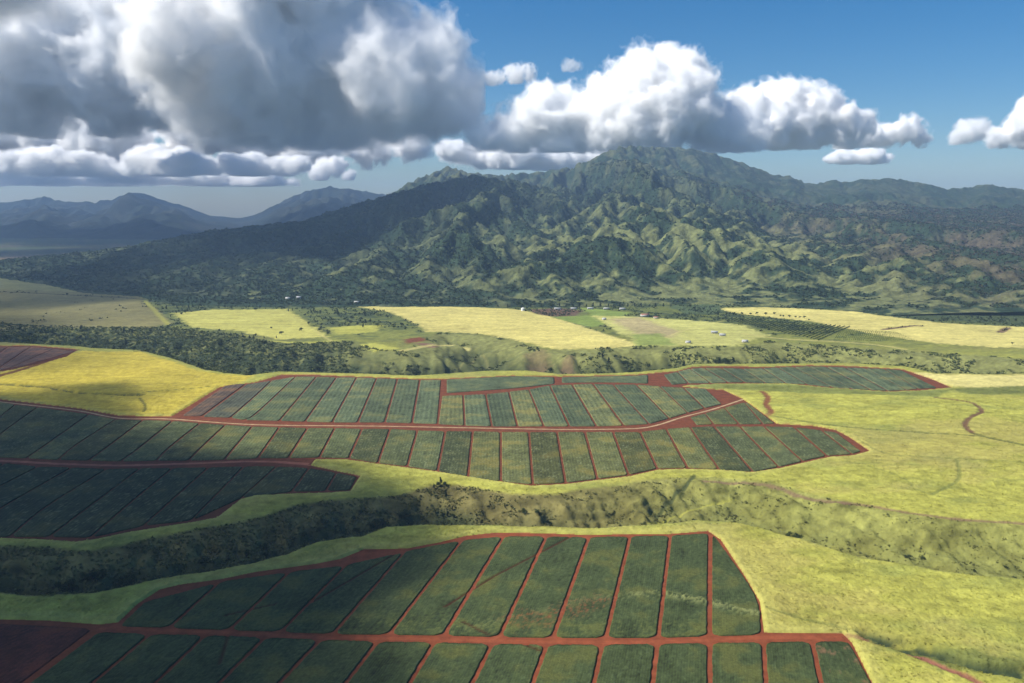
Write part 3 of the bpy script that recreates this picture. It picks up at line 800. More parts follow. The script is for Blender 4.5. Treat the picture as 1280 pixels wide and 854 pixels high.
for i in range(4):
    o = plot('pineapple_plot', PP(F7[i]), PP(F7[i + 1]), GB, 170 + i, w=3.0, ends=(3, 2), rnd=2, cell=(1.2, 2.6), style='pale')
    tag(o, f'{ORD[i]} plot from the left in the short group right of the slanting road bend', 'crop plot', 'short plots right of the slanting road')
F4L = [[(308, 481), (252, 522)], [(340, 476), (320, 495), (288, 523)], [(370, 471), (322, 516), (304, 526)], [(396, 471), (349, 527)], [(421, 472), (381, 528)], [(446, 472), (415, 529)], [(471, 473), (447, 529)], [(497, 474), (481, 529)], [(525, 475), (515, 530)], [(552, 475), (547, 531)]]
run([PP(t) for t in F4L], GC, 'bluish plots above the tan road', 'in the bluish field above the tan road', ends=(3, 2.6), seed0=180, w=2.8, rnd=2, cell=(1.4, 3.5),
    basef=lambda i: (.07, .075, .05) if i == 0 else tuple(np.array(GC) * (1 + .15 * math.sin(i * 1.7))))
o = plot('pineapple_plot', PP([(285, 480), (226, 521)]), PP([(308, 480), (252, 521)]), (.085, .062, .045), 179, w=3.0, ends=(3, 2.6), rnd=2, cell=(1.4, 3.5))
tag(o, 'brownish half-bare plot beside the yellow grass corner', 'crop plot', 'bluish plots above the tan road')
F4R = [[(552, 495), (547, 531)], [(579, 494), (581, 533)], [(607, 493), (615, 534)], [(636, 490), (647, 534)], [(661, 487), (680, 534)], [(687, 482), (712, 534)], [(715, 481), (746, 534)], [(741, 480), (780, 533)], [(766, 481), (812, 531)], [(795, 481), (837, 524)], [(824, 483), (860, 517)], [(854, 485), (881, 511)], [(882, 486), (903, 506)]]
run([PP(t) for t in F4R], GC, 'bluish plots right of the broad upright track', 'right of the broad upright track', ends=(3, 2.6), seed0=200, w=2.8, rnd=2, cell=(1.4, 3.5),
    basef=lambda i: tuple(np.array(GC) * (1 + .15 * math.sin(i * 2.3)) * (np.array([1.25, 1.1, .9]) if i % 3 == 0 else 1)))
for i, (l, r, lab) in enumerate([([(556, 475), (640, 471), (695, 472)], [(556, 492), (640, 486), (695, 480)], 'long crosswise bluish plot above the broad track fork'),
                                 ([(700, 472), (790, 470), (812, 469)], [(700, 479), (760, 478.5), (812, 480)], 'thin crosswise bluish plot left of the red soil patch')]):
    o = plot('pineapple_plot', PP(r), PP(l), GC, 220 + i, w=2.0, ends=(3, 3), rnd=4, cell=(2.0, 3.0), rows_m=9)
    tag(o, lab, 'crop plot', 'crosswise bluish plots')
F6 = [[(829, 469), (840, 482)], [(847, 465), (861, 480)], [(862, 461), (889, 480)], [(880, 460), (911, 479)], [(901, 460), (932, 479)], [(928, 461), (958, 480)], [(953, 460.5), (983, 480)], [(972, 459.5), (1010, 481.5)], [(992, 459), (1041, 485)], [(1010, 458), (1066, 487)], [(1032, 458.5), (1090, 488.5)], [(1056, 459.5), (1111, 489.5)], [(1081, 460.5), (1134.5, 488.5)], [(1105, 461.5), (1149, 487)], [(1126, 463), (1173, 486)]]
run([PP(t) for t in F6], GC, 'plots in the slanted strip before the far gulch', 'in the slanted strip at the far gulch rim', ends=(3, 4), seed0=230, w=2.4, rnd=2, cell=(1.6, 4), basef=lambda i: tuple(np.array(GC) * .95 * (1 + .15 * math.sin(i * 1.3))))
F8T = [[(-70, 436), (-70, 476)], [(-30, 435), (-55, 474)], [(10, 434), (-40, 470)], [(40, 433), (-10, 466)], [(68, 436), (10, 461)], [(95, 439), (28, 458)]]
for i in range(1, 5):
    o = plot('ploughed_plot', PP(F8T[i]), PP(F8T[i + 1]), (.085, .052, .042), 250 + i, w=3.0, ends=(4, 3), rnd=4, hgt=.5, cell=(2, 4))
    tag(o, ['dark ploughed plot cut by the left picture edge', 'dark brown ploughed plot, second from the left picture edge', 'dark brown ploughed plot, third from the left edge', 'dark brown ploughed plot touching the yellow grass field'][i - 1], 'ploughed plot', 'ploughed plots at the left edge')
o = plot('ploughed_plot', ext([(-120, 772), (-420, 862)], .8), ext([(122, 784), (30, 854)], 1.2), (.085, .026, .017), 260, w=3, ends=(3, 3), rnd=6, hgt=.3, cell=(2, 4))
tag(o, 'dark red bare ploughed plot in the lower left corner', 'ploughed plot')

# ----------------------------------------------------------------- trees
def leaf_cloud(n, lobes, size, rng, flat=.7):
    """n leaf-cluster quads spread through the lobes' shells -> verts, faces"""
    w = np.array([l[3] ** 2 for l in lobes]); w = w / w.sum()
    k = rng.choice(len(lobes), n, p=w); L = np.array(lobes)[k]
    d = rng.normal(size=(n, 3)); d /= np.linalg.norm(d, axis=1)[:, None]
    c = L[:, :3] + d * (L[:, 3] * (rng.random(n) ** .35))[:, None] * np.array([1, 1, flat])
    a = rng.normal(size=(n, 3)); a /= np.linalg.norm(a, axis=1)[:, None]
    b = np.cross(a, d + .5 * rng.normal(size=(n, 3))); b /= np.linalg.norm(b, axis=1)[:, None] + 1e-6
    s = (size * (0.6 + .8 * rng.random(n)))[:, None]
    v = np.stack([c - a * s, c + b * s * .7, c + a * s, c - b * s * .7], 1).reshape(-1, 3)
    return v, np.arange(4 * n).reshape(n, 4)
def limb(p0, p1, r0, r1, n=6):
    p0, p1 = np.array(p0, float), np.array(p1, float)
    d = p1 - p0; d /= np.linalg.norm(d)
    a = np.cross(d, [0.3, 1, .2]); a /= np.linalg.norm(a); b = np.cross(d, a)
    t = np.arange(n) * 2 * math.pi / n
    ring = np.cos(t)[:, None] * a + np.sin(t)[:, None] * b
    v = np.vstack([p0 + ring * r0, p1 + ring * r1])
    i = np.arange(n); j = (i + 1) % n
    return v, np.stack([i, j, n + j, n + i], 1)
def join(parts):
    vs, fs, o = [], [], 0
    for v, f in parts:
        vs.append(v); fs.append(f + o); o += len(v)
    return np.vstack(vs), np.vstack(fs)
def tree_proto(kind, seed):
    """returns a thing of height 1 m at the origin: an Empty with trunk and crown"""
    rng = np.random.default_rng(seed)
    if kind == 'round':
        lobes = [(rng.normal() * .17, rng.normal() * .17, .58 + rng.normal() * .1, .20 + .1 * rng.random()) for _ in range(8)]
        col = np.array([.042, .062, .022]); n, sz = 520, .052
    elif kind == 'tall':
        lobes = [(rng.normal() * .06, rng.normal() * .06, .28 + .09 * k, .17 - .012 * k + .03 * rng.random()) for k in range(8)]
        col = np.array([.028, .043, .022]); n, sz = 420, .045
    else:                                   # low spreading bush-like tree
        lobes = [(rng.normal() * .38, rng.normal() * .38, .48 + rng.normal() * .12, .30 + .12 * rng.random()) for _ in range(9)]
        col = np.array([.055, .072, .028]); n, sz = 520, .075
    v, f = leaf_cloud(n, lobes, sz, rng)
    v[:, 2] = np.maximum(v[:, 2], .06)
    rr = np.repeat(1 + .5 * (rng.random(n) - .5), 4)[:, None]
    root = bpy.data.objects.new('tree', None); COL.objects.link(root)
    mesh_obj('crown', v, f, M_LEAF, root, cols=np.clip(col * rr, .005, .4))
    tp = [limb((0, 0, -.08), (0.01, 0, .45), .035, .02)]
    for _ in range(4):
        l = lobes[rng.integers(len(lobes))]; tp.append(limb((0.01, 0, .30), l[:3], .016, .006))
    tv, tf = join(tp)
    mesh_obj('trunk', tv, tf, M_BARK, root)
    return root
PROTO = {k: [tree_proto(k, 300 + 7 * i + 50 * q) for i in range(3)] for q, k in enumerate(('round', 'tall', 'bush'))}
for k in PROTO:
    for r in PROTO[k]: r['fresh'] = 1
def put_tree(kind, x, y, z, h, rng, label, group, cat='tree'):
    p = PROTO[kind][rng.integers(3)]
    if p.get('fresh'):
        r = p; del r['fresh']
    else:
        r = p.copy(); COL.objects.link(r)
        for ch in p.children:
            c = ch.copy(); COL.objects.link(c); c.parent = r
    if cat == 'bush': r.name = 'bush'
    r.location = (x, y, z)
    s = h * (0.9 + .3 * rng.random())
    r.scale = (s, s, h); r.rotation_euler = (0, 0, rng.random() * 6.28)
    tag(r, label, cat, group)
    return r
def grove(kinds, poly_px, n, hr, label, group, seed, mind=4.0, cat='tree'):
    rng = np.random.default_rng(seed)
    pw = PP(poly_px); lo, hi = pw.min(0), pw.max(0)
    got = []
    for _ in range(n * 60):
        q = lo + (hi - lo) * rng.random(2)
        if not inside(np.array([q[0]]), np.array([q[1]]), pw)[0]: continue
        if any((q[0] - g[0]) ** 2 + (q[1] - g[1]) ** 2 < mind ** 2 for g in got): continue
        if fbm(np.array([q[0] / 30]), np.array([q[1] / 40]), 2, seed)[0] < -.12: continue
        got.append(q)
        if len(got) >= n: break
    got = np.array(got); z = terrain_z(got[:, 0], got[:, 1])
    for q, zz in zip(got, z):
        put_tree(kinds[rng.integers(len(kinds))], q[0], q[1], zz - .2, rng.uniform(*hr), rng, label, group, cat)
def tree_line(kinds, px, n, hr, label, group, seed, jit=2.0):
    rng = np.random.default_rng(seed)
    c = smooth_line(PP(px), 3) if len(px) > 2 else np.linspace(PP(px)[0], PP(px)[1], 60)
    q = c[np.linspace(0, len(c) - 1, n).astype(int)] + rng.normal(size=(n, 2)) * jit
    z = terrain_z(q[:, 0], q[:, 1])
    for p, zz in zip(q, z): put_tree(kinds[rng.integers(len(kinds))], p[0], p[1], zz - .2, rng.uniform(*hr), rng, label, group)

# near gulch
grove(['round', 'bush'], [(60, 738), (150, 724), (260, 706), (340, 690), (420, 668), (500, 655), (520, 630), (440, 632), (360, 655), (280, 680), (160, 700), (60, 718)], 44, (4.5, 8), 'dark bushy tree crowding the shaded bottom of the near gulch', 'trees in the shaded near gulch', 1, 3.5)
grove(['round', 'tall'], [(530, 650), (560, 650), (572, 632), (556, 606), (536, 608), (528, 630)], 12, (5, 8), 'grey-green tree in the clump climbing out of the near gulch', 'clump climbing out of the near gulch', 2, 3.0)
grove(['bush', 'round'], [(632, 650), (672, 650), (680, 632), (650, 628), (634, 636)], 7, (4, 6), 'dark shrubby tree beside the bend of the sunny near gulch', 'shrubby trees in the sunny near gulch', 3, 3.0)
grove(['bush'], [(760, 655), (870, 650), (880, 630), (800, 630)], 10, (2.5, 4.5), 'low dark bush on the sunny gulch slope above the nearest field', 'bushes on the sunny gulch slope', 4, 5.0, 'bush')
grove(['bush'], [(985, 672), (1020, 678), (1030, 664), (1000, 655)], 5, (3, 5), 'dark bush at the head of the right-hand gulch hollow', 'bushes in the gulch hollow', 5, 3.0, 'bush')
grove(['bush'], [(1100, 700), (1290, 722), (1290, 690), (1130, 670)], 8, (2, 3.4), 'small dark bush dotting the smooth green gulch slope at the right', 'bushes on the right gulch slope', 6, 8.0, 'bush')
# far gulch
grove(['round', 'tall'], [(-20, 428), (97, 432), (112, 433), (205, 444), (255, 460), (255, 436), (200, 412), (60, 411), (-20, 408)], 46, (7, 13), 'dark tree in the wooded gulch below the olive field', 'trees in the wooded gulch at the left', 11, 9)
grove(['round', 'bush'], [(255, 458), (310, 467), (350, 462), (400, 462), (400, 440), (345, 430), (270, 424)], 26, (5, 10), 'green tree on the gulch side below the small yellow pasture', 'trees below the small yellow pasture', 12, 9)
grove(['round', 'tall'], [(410, 464), (520, 468), (580, 466), (590, 458), (540, 452), (420, 456)], 22, (6, 11), 'blue-green tree at the foot of the central gulch bluff', 'trees at the foot of the central bluff', 13, 9)
grove(['round', 'tall'], [(725, 466), (800, 464), (850, 459), (940, 455), (940, 446), (850, 444), (740, 440)], 30, (8, 14), 'dark blue-green tree in the gulch behind the red soil patch', 'trees in the gulch behind the red soil', 14, 9)
grove(['round', 'bush'], [(980, 455), (1120, 458), (1180, 466), (1260, 466), (1200, 458), (1100, 446), (980, 444)], 14, (4, 8), 'rounded tree in the shallow right end of the far gulch', 'trees in the shallow end of the far gulch', 15, 12)
grove(['round', 'tall'], [(200, 382), (300, 386), (420, 388), (470, 396), (520, 418), (500, 424), (430, 405), (400, 394), (240, 388), (222, 400), (210, 398)], 30, (7, 13), 'dark tree in the woodland behind the small yellow pasture', 'woodland behind the small yellow pasture', 16, 12)
tree_line(['round', 'tall'], [(282, 419), (300, 421), (318, 424), (345, 424)], 8, (6, 9), 'dark tree along the lower edge of the small yellow pasture', 'trees along the pasture edge', 17)
for i, (px, py, lab) in enumerate([(352, 420, 'dark lone tree low in the small yellow pasture'), (377, 415, 'broad dark tree near the right corner of the yellow pasture'), (386, 407, 'dark round tree on the pasture path, upper of the pair'), (400, 416, 'dark round tree beside the pasture path, lower of the pair'), (339, 412, 'small dark tree in the middle of the yellow pasture'), (84, 370, 'lone dark tree on the crest of the olive field'), (393, 402, 'tall dark tree standing at the top of the pasture path'), (502, 409, 'lone round tree at the left rim of the large pale field'), (1011, 402, 'small tree alone right of the orchard tree line'), (1265, 433, 'tiny dark tree alone on the right-hand pale field')]):
    q = P(px, py); rng = np.random.default_rng(40 + i)
    put_tree(['round', 'tall'][i in (6,)], q[0], q[1], terrain_z(q[0], q[1])[0] - .2, 9 if i not in (4, 8, 9) else 6, rng, lab, None)
tree_line(['tall', 'round'], [(470, 383.2), (560, 382.5), (640, 385), (690, 385.4)], 17, (7, 12), 'tree of the dark windbreak behind the large pale field', 'windbreak behind the large pale field', 21)
tree_line(['tall'], [(700, 385), (760, 384.5), (838, 385)], 17, (9, 14), 'slim dark tree of the windbreak behind the white roofs', 'windbreak behind the white roofs', 22, 1.0)
tree_line(['round'], [(888, 394), (930, 394.6), (968, 395)], 9, (7, 10), 'round tree in the row along the back of the orchard', 'row along the back of the orchard', 23, 1.5)
tree_line(['round'], [(975, 397), (1000, 398.5), (1006, 399)], 6, (6, 9), 'brownish round tree in the short row above the orchard', 'short row above the orchard', 24, 1.5)

# ----------------------------------------------------------------- orchard rows
def hedge_row(a, b, h, w, seed):
    rng = np.random.default_rng(seed)
    n = max(4, int(np.linalg.norm(b - a) / 4.0))
    parts = []
    for t in (np.arange(n) + .5) / n:
        q = a + (b - a) * t + rng.normal(size=2) * .3
        s = w * (.8 + .4 * rng.random())
        v, f = leaf_cloud(46, [(0, 0, h * .5, s * .55), (rng.normal() * .4, rng.normal() * .4, h * .7, s * .4)], .42, rng)
        parts.append((v + np.array([q[0], q[1], 0]), f))
    return join(parts)
A0, A1, B0, B1 = P(905, 398.5), P(1062, 409.5), P(903, 400.5), P(1022, 427)
for i in range(30):
    t = i / 29.0
    a, b = A0 + (A1 - A0) * t, B0 + (B1 - B0) * t
    v, f = hedge_row(a, b, 3.6, 3.4, 500 + i)
    v[:, 2] += terrain_z(v[:, 0].mean(), v[:, 1].mean())[0] - .3
    o = mesh_obj('orchard_row', v, f, M_LEAF, cols=np.repeat(np.array([[.034, .055, .024]]) * (1 + .4 * (np.random.default_rng(i).random((len(v) // 4, 1)) - .5)), 4, 0))
    tag(o, f'{ORD[i]} dark tree row from the left in the distant orchard', 'orchard row', 'dark rows of the distant orchard')
for i in range(10):
    t = i / 9.0
    a, b = P(1050 - 8 * t, 412.5 + 12 * t), P(1120 + 30 * t, 416.5 + 12 * t)
    v, f = hedge_row(a, b, 2.4, 2.4, 560 + i)
    v[:, 2] += terrain_z(v[:, 0].mean(), v[:, 1].mean())[0] - .3
    o = mesh_obj('orchard_row', v, f, M_LEAF, cols=np.repeat(np.array([[.13, .17, .05]]) * (1 + .4 * (np.random.default_rng(i).random((len(v) // 4, 1)) - .5)), 4, 0))
    tag(o, f'{ORD[i]} light green young row from the back, right of the orchard', 'orchard row', 'light green young rows')

# ----------------------------------------------------------------- farm buildings
M_WALL = flat_mat('painted_boards', (.55, .53, .48)); M_ROOFW = flat_mat('white_sheet_roof', (.40, .40, .39)); M_ROOFG = flat_mat('grey_sheet_roof', (.42, .42, .43)); M_ROOFR = flat_mat('rusty_roof', (.30, .14, .10)); M_DARK = flat_mat('dark_opening', (.04, .04, .045)); M_TANK = flat_mat('white_tank', (.8, .8, .78))
def box(x0, x1, y0, y1, z0, z1):
    v = np.array([(x, y, z) for z in (z0, z1) for y in (y0, y1) for x in (x0, x1)], float)
    f = np.array([[0, 2, 3, 1], [4, 5, 7, 6], [0, 1, 5, 4], [2, 6, 7, 3], [0, 4, 6, 2], [1, 3, 7, 5]])
    return v, f
def house(px, py, L, W, H, roof, label, rz=0.0, cat='farm building', name='farm_building'):
    q = P(px, py)
    r = bpy.data.objects.new(name, None); COL.objects.link(r)
    r.location = (q[0], q[1], terrain_z(q[0], q[1])[0] - .2); r.rotation_euler = (0, 0, rz)
    L, W, H = L * .7, W * .75, H * .9; l, w = L / 2, W / 2
    mesh_obj('wall', *box(-l, l, -w, w, 0, H), M_WALL, r)
    rh = W * .22; e = .6
    v = np.array([(-l - e, -w - e, H - .15), (l + e, -w - e, H - .15), (l + e, 0, H + rh), (-l - e, 0, H + rh), (-l - e, w + e, H - .15), (l + e, w + e, H - .15),
                  (-l - e, -w - e, H + .05), (l + e, -w - e, H + .05), (l + e, 0, H + rh + .25), (-l - e, 0, H + rh + .25), (-l - e, w + e, H + .05), (l + e, w + e, H + .05)])
    f = np.array([[0, 3, 2, 1], [3, 4, 5, 2], [6, 7, 8, 9], [9, 8, 11, 10], [0, 1, 7, 6], [4, 10, 11, 5], [0, 6, 9, 3], [3, 9, 10, 4], [1, 2, 8, 7], [2, 5, 11, 8]])
    mesh_obj('roof', v, f, roof, r)
    mesh_obj('door', *box(-l * .15 - .6, -l * .15 + .6, -w - .06, -w + .02, .02, 2.1), M_DARK, r)
    for s in (-.6, .5): mesh_obj('window', *box(l * s - .7, l * s + .7, -w - .05, -w + .02, 1.1, 2.0), M_DARK, r)
    return tag(r, label, cat)
house(697, 387.5, 26, 9, 4, M_ROOFW, 'long white-roofed shed just right of the white water tank')
house(717, 387.3, 22, 9, 4, M_ROOFW, 'white-roofed shed second from the water tank, before the windbreak')
house(738, 387.3, 24, 9, 4, M_ROOFW, 'white-roofed shed third from the water tank, before the windbreak')
house(758, 387.5, 22, 9, 4, M_ROOFW, 'white-roofed shed fourth from the water tank, before the windbreak')
house(778, 387.8, 22, 9, 4, M_ROOFW, 'white-roofed shed at the far right end of the shed row')
house(806, 396.5, 30, 14, 5, M_ROOFR, 'reddish-roofed barn left of the orchard below the windbreak', .2)
house(820, 399, 16, 10, 4, M_ROOFR, 'smaller reddish barn right of the big reddish barn', .1)
house(755, 401, 12, 9, 4.5, M_ROOFW, 'small white house alone beside the green paddock', .3)
house(893, 417.5, 20, 9, 4, M_ROOFW, 'white-roofed shed on the scrub slope left of the orchard, upper one', -.3)
house(903, 421, 18, 9, 4, M_ROOFW, 'white-roofed shed on the scrub slope left of the orchard, lower one', -.3)
house(931, 429, 16, 9, 4, M_ROOFW, 'pale shed at the rim of the far gulch below the orchard', .1)
house(860, 430, 14, 8, 4, M_ROOFW, 'pale small house at the gulch rim below the brown garden plots', .2)
house(360, 379.5, 18, 10, 5, M_ROOFW, 'white-roofed house among dark trees behind the yellow pasture, left of pair', .2)
house(374, 379, 18, 10, 5, M_ROOFG, 'grey-roofed house among dark trees behind the yellow pasture, right of pair', -.2)
house(446, 382, 20, 9, 4, M_ROOFW, 'pale shed at the left tip of the large pale field', .1)
def water_tank():
    q = P(653.5, 389)
    r = bpy.data.objects.new('water_tank', None); COL.objects.link(r)
    r.location = (q[0], q[1], terrain_z(q[0], q[1])[0] - .2)
    n = 24; t = np.arange(n) * 2 * math.pi / n; R, H = 4.6, 7.5
    ring = np.stack([np.cos(t), np.sin(t)], 1)
    v = np.vstack([np.column_stack([ring * R, np.zeros(n)]), np.column_stack([ring * R, np.full(n, H)])]); i = np.arange(n); j = (i + 1) % n
    mesh_obj('tank_wall', v, np.stack([i, j, n + j, n + i], 1), M_TANK, r)
    v = np.vstack([np.column_stack([ring * (R + .25), np.full(n, H)]), [[0, 0, H + 1.6]]])
    mesh_obj('roof', v, np.stack([i, j, np.full(n, n)], 1), M_TANK, r)
    mesh_obj('ladder', *box(-.3, .3, -R - .3, -R - .2, 0, H), M_ROOFG, r)
    tag(r, 'round white water tank at the back edge of the large pale field', 'water tank')
water_tank()

# ----------------------------------------------------------------- scrub and forest masses
def tuft(n, rng):
    """a clump of leaning blades whose upper faces look at the sky"""
    c = np.column_stack([rng.normal(size=(n, 2)) * .45, rng.uniform(.1, .55, n)])
    t = rng.random(n) * 6.28; tilt = rng.uniform(.1, .75, n)
    a = np.column_stack([np.cos(t) * np.cos(tilt), np.sin(t) * np.cos(tilt), np.sin(tilt)]) * (.5 + .4 * rng.random((n, 1)))
    b = np.column_stack([-np.sin(t), np.cos(t), np.zeros(n)]) * .32
    return np.stack([c - a, c + b, c + a, c - b], 1).reshape(-1, 3)
def scatter(name, x, y, z, size, cols, label, cat, seed, leaves=16, leaf=.34, mat=None, templates=6, flat=.75):
    rng = np.random.default_rng(seed)
    T = [leaf_cloud(leaves, [(0, 0, .35, .5), (.35 * rng.normal(), .35 * rng.normal(), .3, .4)], leaf, rng, flat)[0] for _ in range(templates)]
    if name == 'grass': T = [tuft(leaves, rng) for _ in range(templates)]
    n = len(x); k = rng.integers(templates, size=n); a = rng.random(n) * 6.28
    V = np.array(T)[k]                       # n, 4*leaves, 3
    ca, sa = np.cos(a)[:, None], np.sin(a)[:, None]
    X = V[..., 0] * ca - V[..., 1] * sa; Y = V[..., 0] * sa + V[..., 1] * ca
    v = np.stack([X * size[:, None] + x[:, None], Y * size[:, None] + y[:, None], V[..., 2] * size[:, None] + z[:, None]], -1).reshape(-1, 3)
    f = np.arange(len(v)).reshape(-1, 4)
    lv = 1 + .5 * (rng.random((n, leaves)) - .5)
    c = (cols[:, None, :] * lv[..., None]); c = np.repeat(c.reshape(-1, 3), 4, 0)
    o = mesh_obj(name, v, f, mat or M_LEAF, cols=np.clip(c, .005, .5))
    return tag(o, label, cat, kind='stuff')
rng = np.random.default_rng(77)
def rnd_in(poly, n):
    lo, hi = poly.min(0), poly.max(0)
    q = lo + (hi - lo) * rng.random((n * 6, 2))
    return q[inside(q[:, 0], q[:, 1], poly)][:n]
q = rnd_in(G1P, 40000); q = q[np.abs(q[:, 0]) < .8 * q[:, 1] + 60]
z, c, m1, m2, inf, ed = ground_eval(q[:, 0], q[:, 1])
k = (fbm(q[:, 0] / 22, q[:, 1] / 16, 3, 201) + .5 * sstep(150, -200, q[:, 0]) + .2 * sstep(5, 25, -z) > .24) & (m1 > .5) & (rng.random(len(q)) < .35 + .65 * sstep(190, -20, q[:, 0]))
q, z, c = q[k], z[k], c[k]
scatter('shrubs', q[:, 0], q[:, 1], z - .15, 0.8 + 1.5 * rng.random(len(q)) ** 2, np.array([.095, .10, .038]) * (.45 + 1.2 * rng.random((len(q), 1))) + .3 * c, 'low dark scrub covering the sides of the near gulch', 'scrub', 5, leaves=12)
q = rnd_in(G2P, 42000); q = q[np.abs(q[:, 0]) < .8 * q[:, 1]]
z, c, m1, m2, inf, ed = ground_eval(q[:, 0], q[:, 1])
k = (fbm(q[:, 0] / 60, q[:, 1] / 60, 3, 203) + .5 * sstep(-100, -500, q[:, 0]) + .25 * sstep(8, 35, -z) - .38 * np.exp(-((q[:, 0] + 60) / 260) ** 2) > .0) & (m2 > .35)
q, z, c = q[k], z[k], c[k]
scatter('shrubs', q[:, 0], q[:, 1], z - .3, 1.6 + 3.6 * rng.random(len(q)) ** 2, np.array([.065, .082, .030]) * (.5 + 1.2 * rng.random((len(q), 1))) + .12 * c, 'dark scrub and low trees covering the far gulch', 'scrub', 6, leaves=10)
n = 260000
q = np.column_stack([rng.uniform(-700, 1000, n), 300 + 900 * rng.random(n) ** 1.5])
q = q[np.abs(q[:, 0]) < .72 * q[:, 1] + 30]
z, c, m1, m2, inf, ed = ground_eval(q[:, 0], q[:, 1])
k = (inf < .5) & (ed > 1.0) & (c[:, 1] > .10) & (fbm(q[:, 0] / 9, q[:, 1] / 7, 3, 211) > -.12)
q, z, c = q[k][:110000], z[k][:110000], c[k][:110000]
scatter('grass', q[:, 0], q[:, 1], z - .30, .55 + .6 * rng.random(len(q)) ** 2, c * (.9 + .4 * rng.random((len(q), 1))), 'tall yellow-green grass covering the land around the nearer fields', 'grass', 9, leaves=5, leaf=.5, mat=M_GRASS)
# woodland between the far fields and the range
n = 90000
q = np.column_stack([rng.uniform(-2600, 2600, n), rng.uniform(1650, 3600, n)])
q = q[np.abs(q[:, 0]) < .78 * q[:, 1]]
z, c, m1, m2, inf, ed = ground_eval(q[:, 0], q[:, 1])
mz = bilerp(MZ, MX0, MY0, MDX, q[:, 0], q[:, 1]); mz = np.where(q[:, 1] > MY0, mz, 0)
k = (c[:, 1] < .12) & (m2 < .2) & (q[:, 1] > 1700) & (fbm(q[:, 0] / 120, q[:, 1] / 120, 3, 207) > -.25) & (mz < 6)
q, z, c = q[k], z[k], c[k]
scatter('woods', q[:, 0], q[:, 1], z - .3, 2.2 + 4.5 * rng.random(len(q)) ** 2, np.array([.034, .046, .022]) * (.7 + .9 * rng.random((len(q), 1))), 'dark woodland filling the ground between the fields and the range', 'woodland', 7, leaves=9)
# forest on the lower slopes of the range
n = 230000
q = np.column_stack([rng.uniform(-3600, 4600, n), 2100 + 3600 * rng.random(n) ** 1.2])
q = q[np.abs(q[:, 0]) < .75 * q[:, 1]]
mz = bilerp(MZ, MX0, MY0, MDX, q[:, 0], q[:, 1])
k = mz > 5; q = q[k]
n1 = fbm(q[:, 0] / 420, q[:, 1] / 420, 4, 71); n2 = fbm(q[:, 0] / 90, q[:, 1] / 90, 4, 73, .65)
mzv = bilerp(MZ, MX0, MY0, MDX, q[:, 0], q[:, 1])
midv = np.exp(-((q[:, 0] - 800) / 1100.0) ** 2) * sstep(420, 80, mzv)
k = (n2 * .9 + n1 * .6 + .55 * midv < .26 + .25 * rng.random(len(q)))
q = q[k][:130000]
fi = np.clip(np.searchsorted(my_rows, q[:, 1]), 1, len(my_rows) - 1)
def fine_z(x, y):
    r = np.interp(y, my_rows, np.arange(len(my_rows))); i = np.clip(r.astype(int), 0, len(my_rows) - 2)
    hw = np.minimum(.80 * my_rows + 300, 7500)
    out = []
    for o in (0, 1):
        cidx = np.clip((x / hw[i + o] + 1) * .5 * (ncm - 1), 0, ncm - 1.01); j = cidx.astype(int); t = cidx - j
        out.append(lerp(FZ[i + o, j], FZ[i + o, j + 1], t))
    return lerp(out[0], out[1], r - i)
z = fine_z(q[:, 0], q[:, 1])
rust = sstep(900, 1800, q[:, 0])[:, None] * (rng.random((len(q), 1)) < .35)
fc = np.array([.036, .050, .022]) * (.6 + 1.0 * rng.random((len(q), 1))); fc = fc * (1 - rust) + np.array([.085, .062, .045]) * rust
scatter('forest', q[:, 0], q[:, 1], z - 1.0, (3.5 + 5 * rng.random(len(q))) * (.7 + .3 * q[:, 1] / 3000), fc, 'dark forest covering the lower slopes of the mountain range', 'forest', 8, leaves=6, leaf=.5)

# ----------------------------------------------------------------- air
TOP = max(float(MZ.max()), float(FZ.max()), float(HZ.max()), CAM_H) + 14
m = bpy.data.materials.new('air'); m.use_nodes = True
nn, ll = m.node_tree.nodes, m.node_tree.links
nn.remove(nn['Principled BSDF'])
pv = nn.new('ShaderNodeVolumePrincipled')
pv.inputs['Color'].default_value = (.40, .60, .92, 1)
pv.inputs['Density'].default_value = HAZE if 'HAZE' in globals() else 5.4e-5
pv.inputs['Anisotropy'].default_value = 0.2
ll.new(pv.outputs[0], nn['Material Output'].inputs['Volume'])
v, f = box(-15500, 15500, -900, 17500, -80, TOP)
haze = mesh_obj('haze', v, f, m); tag(haze, kind='stuff')

# ----------------------------------------------------------------- clouds: each a nest of ragged hulls filled with scattering vapour, thin outside, dense inside
def vol_noise(shape, cell, seed):
    """smooth lattice noise on a regular grid, -1..1, one octave with features of `cell` voxels"""
    g = np.random.default_rng(seed)
    n = [int(math.ceil(s / cell)) + 5 for s in shape]
    a = g.uniform(-1, 1, n).astype(np.float32)
    off = g.random(3)
    for ax in range(3):
        p = np.arange(shape[ax]) / cell + off[ax] + 1
        i = np.floor(p).astype(int); t = (p - i).astype(np.float32)
        w = np.stack([(1 - t) ** 3 / 6, (3 * t ** 3 - 6 * t * t + 4) / 6, (-3 * t ** 3 + 3 * t * t + 3 * t + 1) / 6, t ** 3 / 6], 0)
        a = np.moveaxis(a, ax, 0)
        a = sum(w[k].reshape(-1, 1, 1) * a[i - 1 + k] for k in range(4))
        a = np.moveaxis(a, 0, ax)
    return a * 1.9
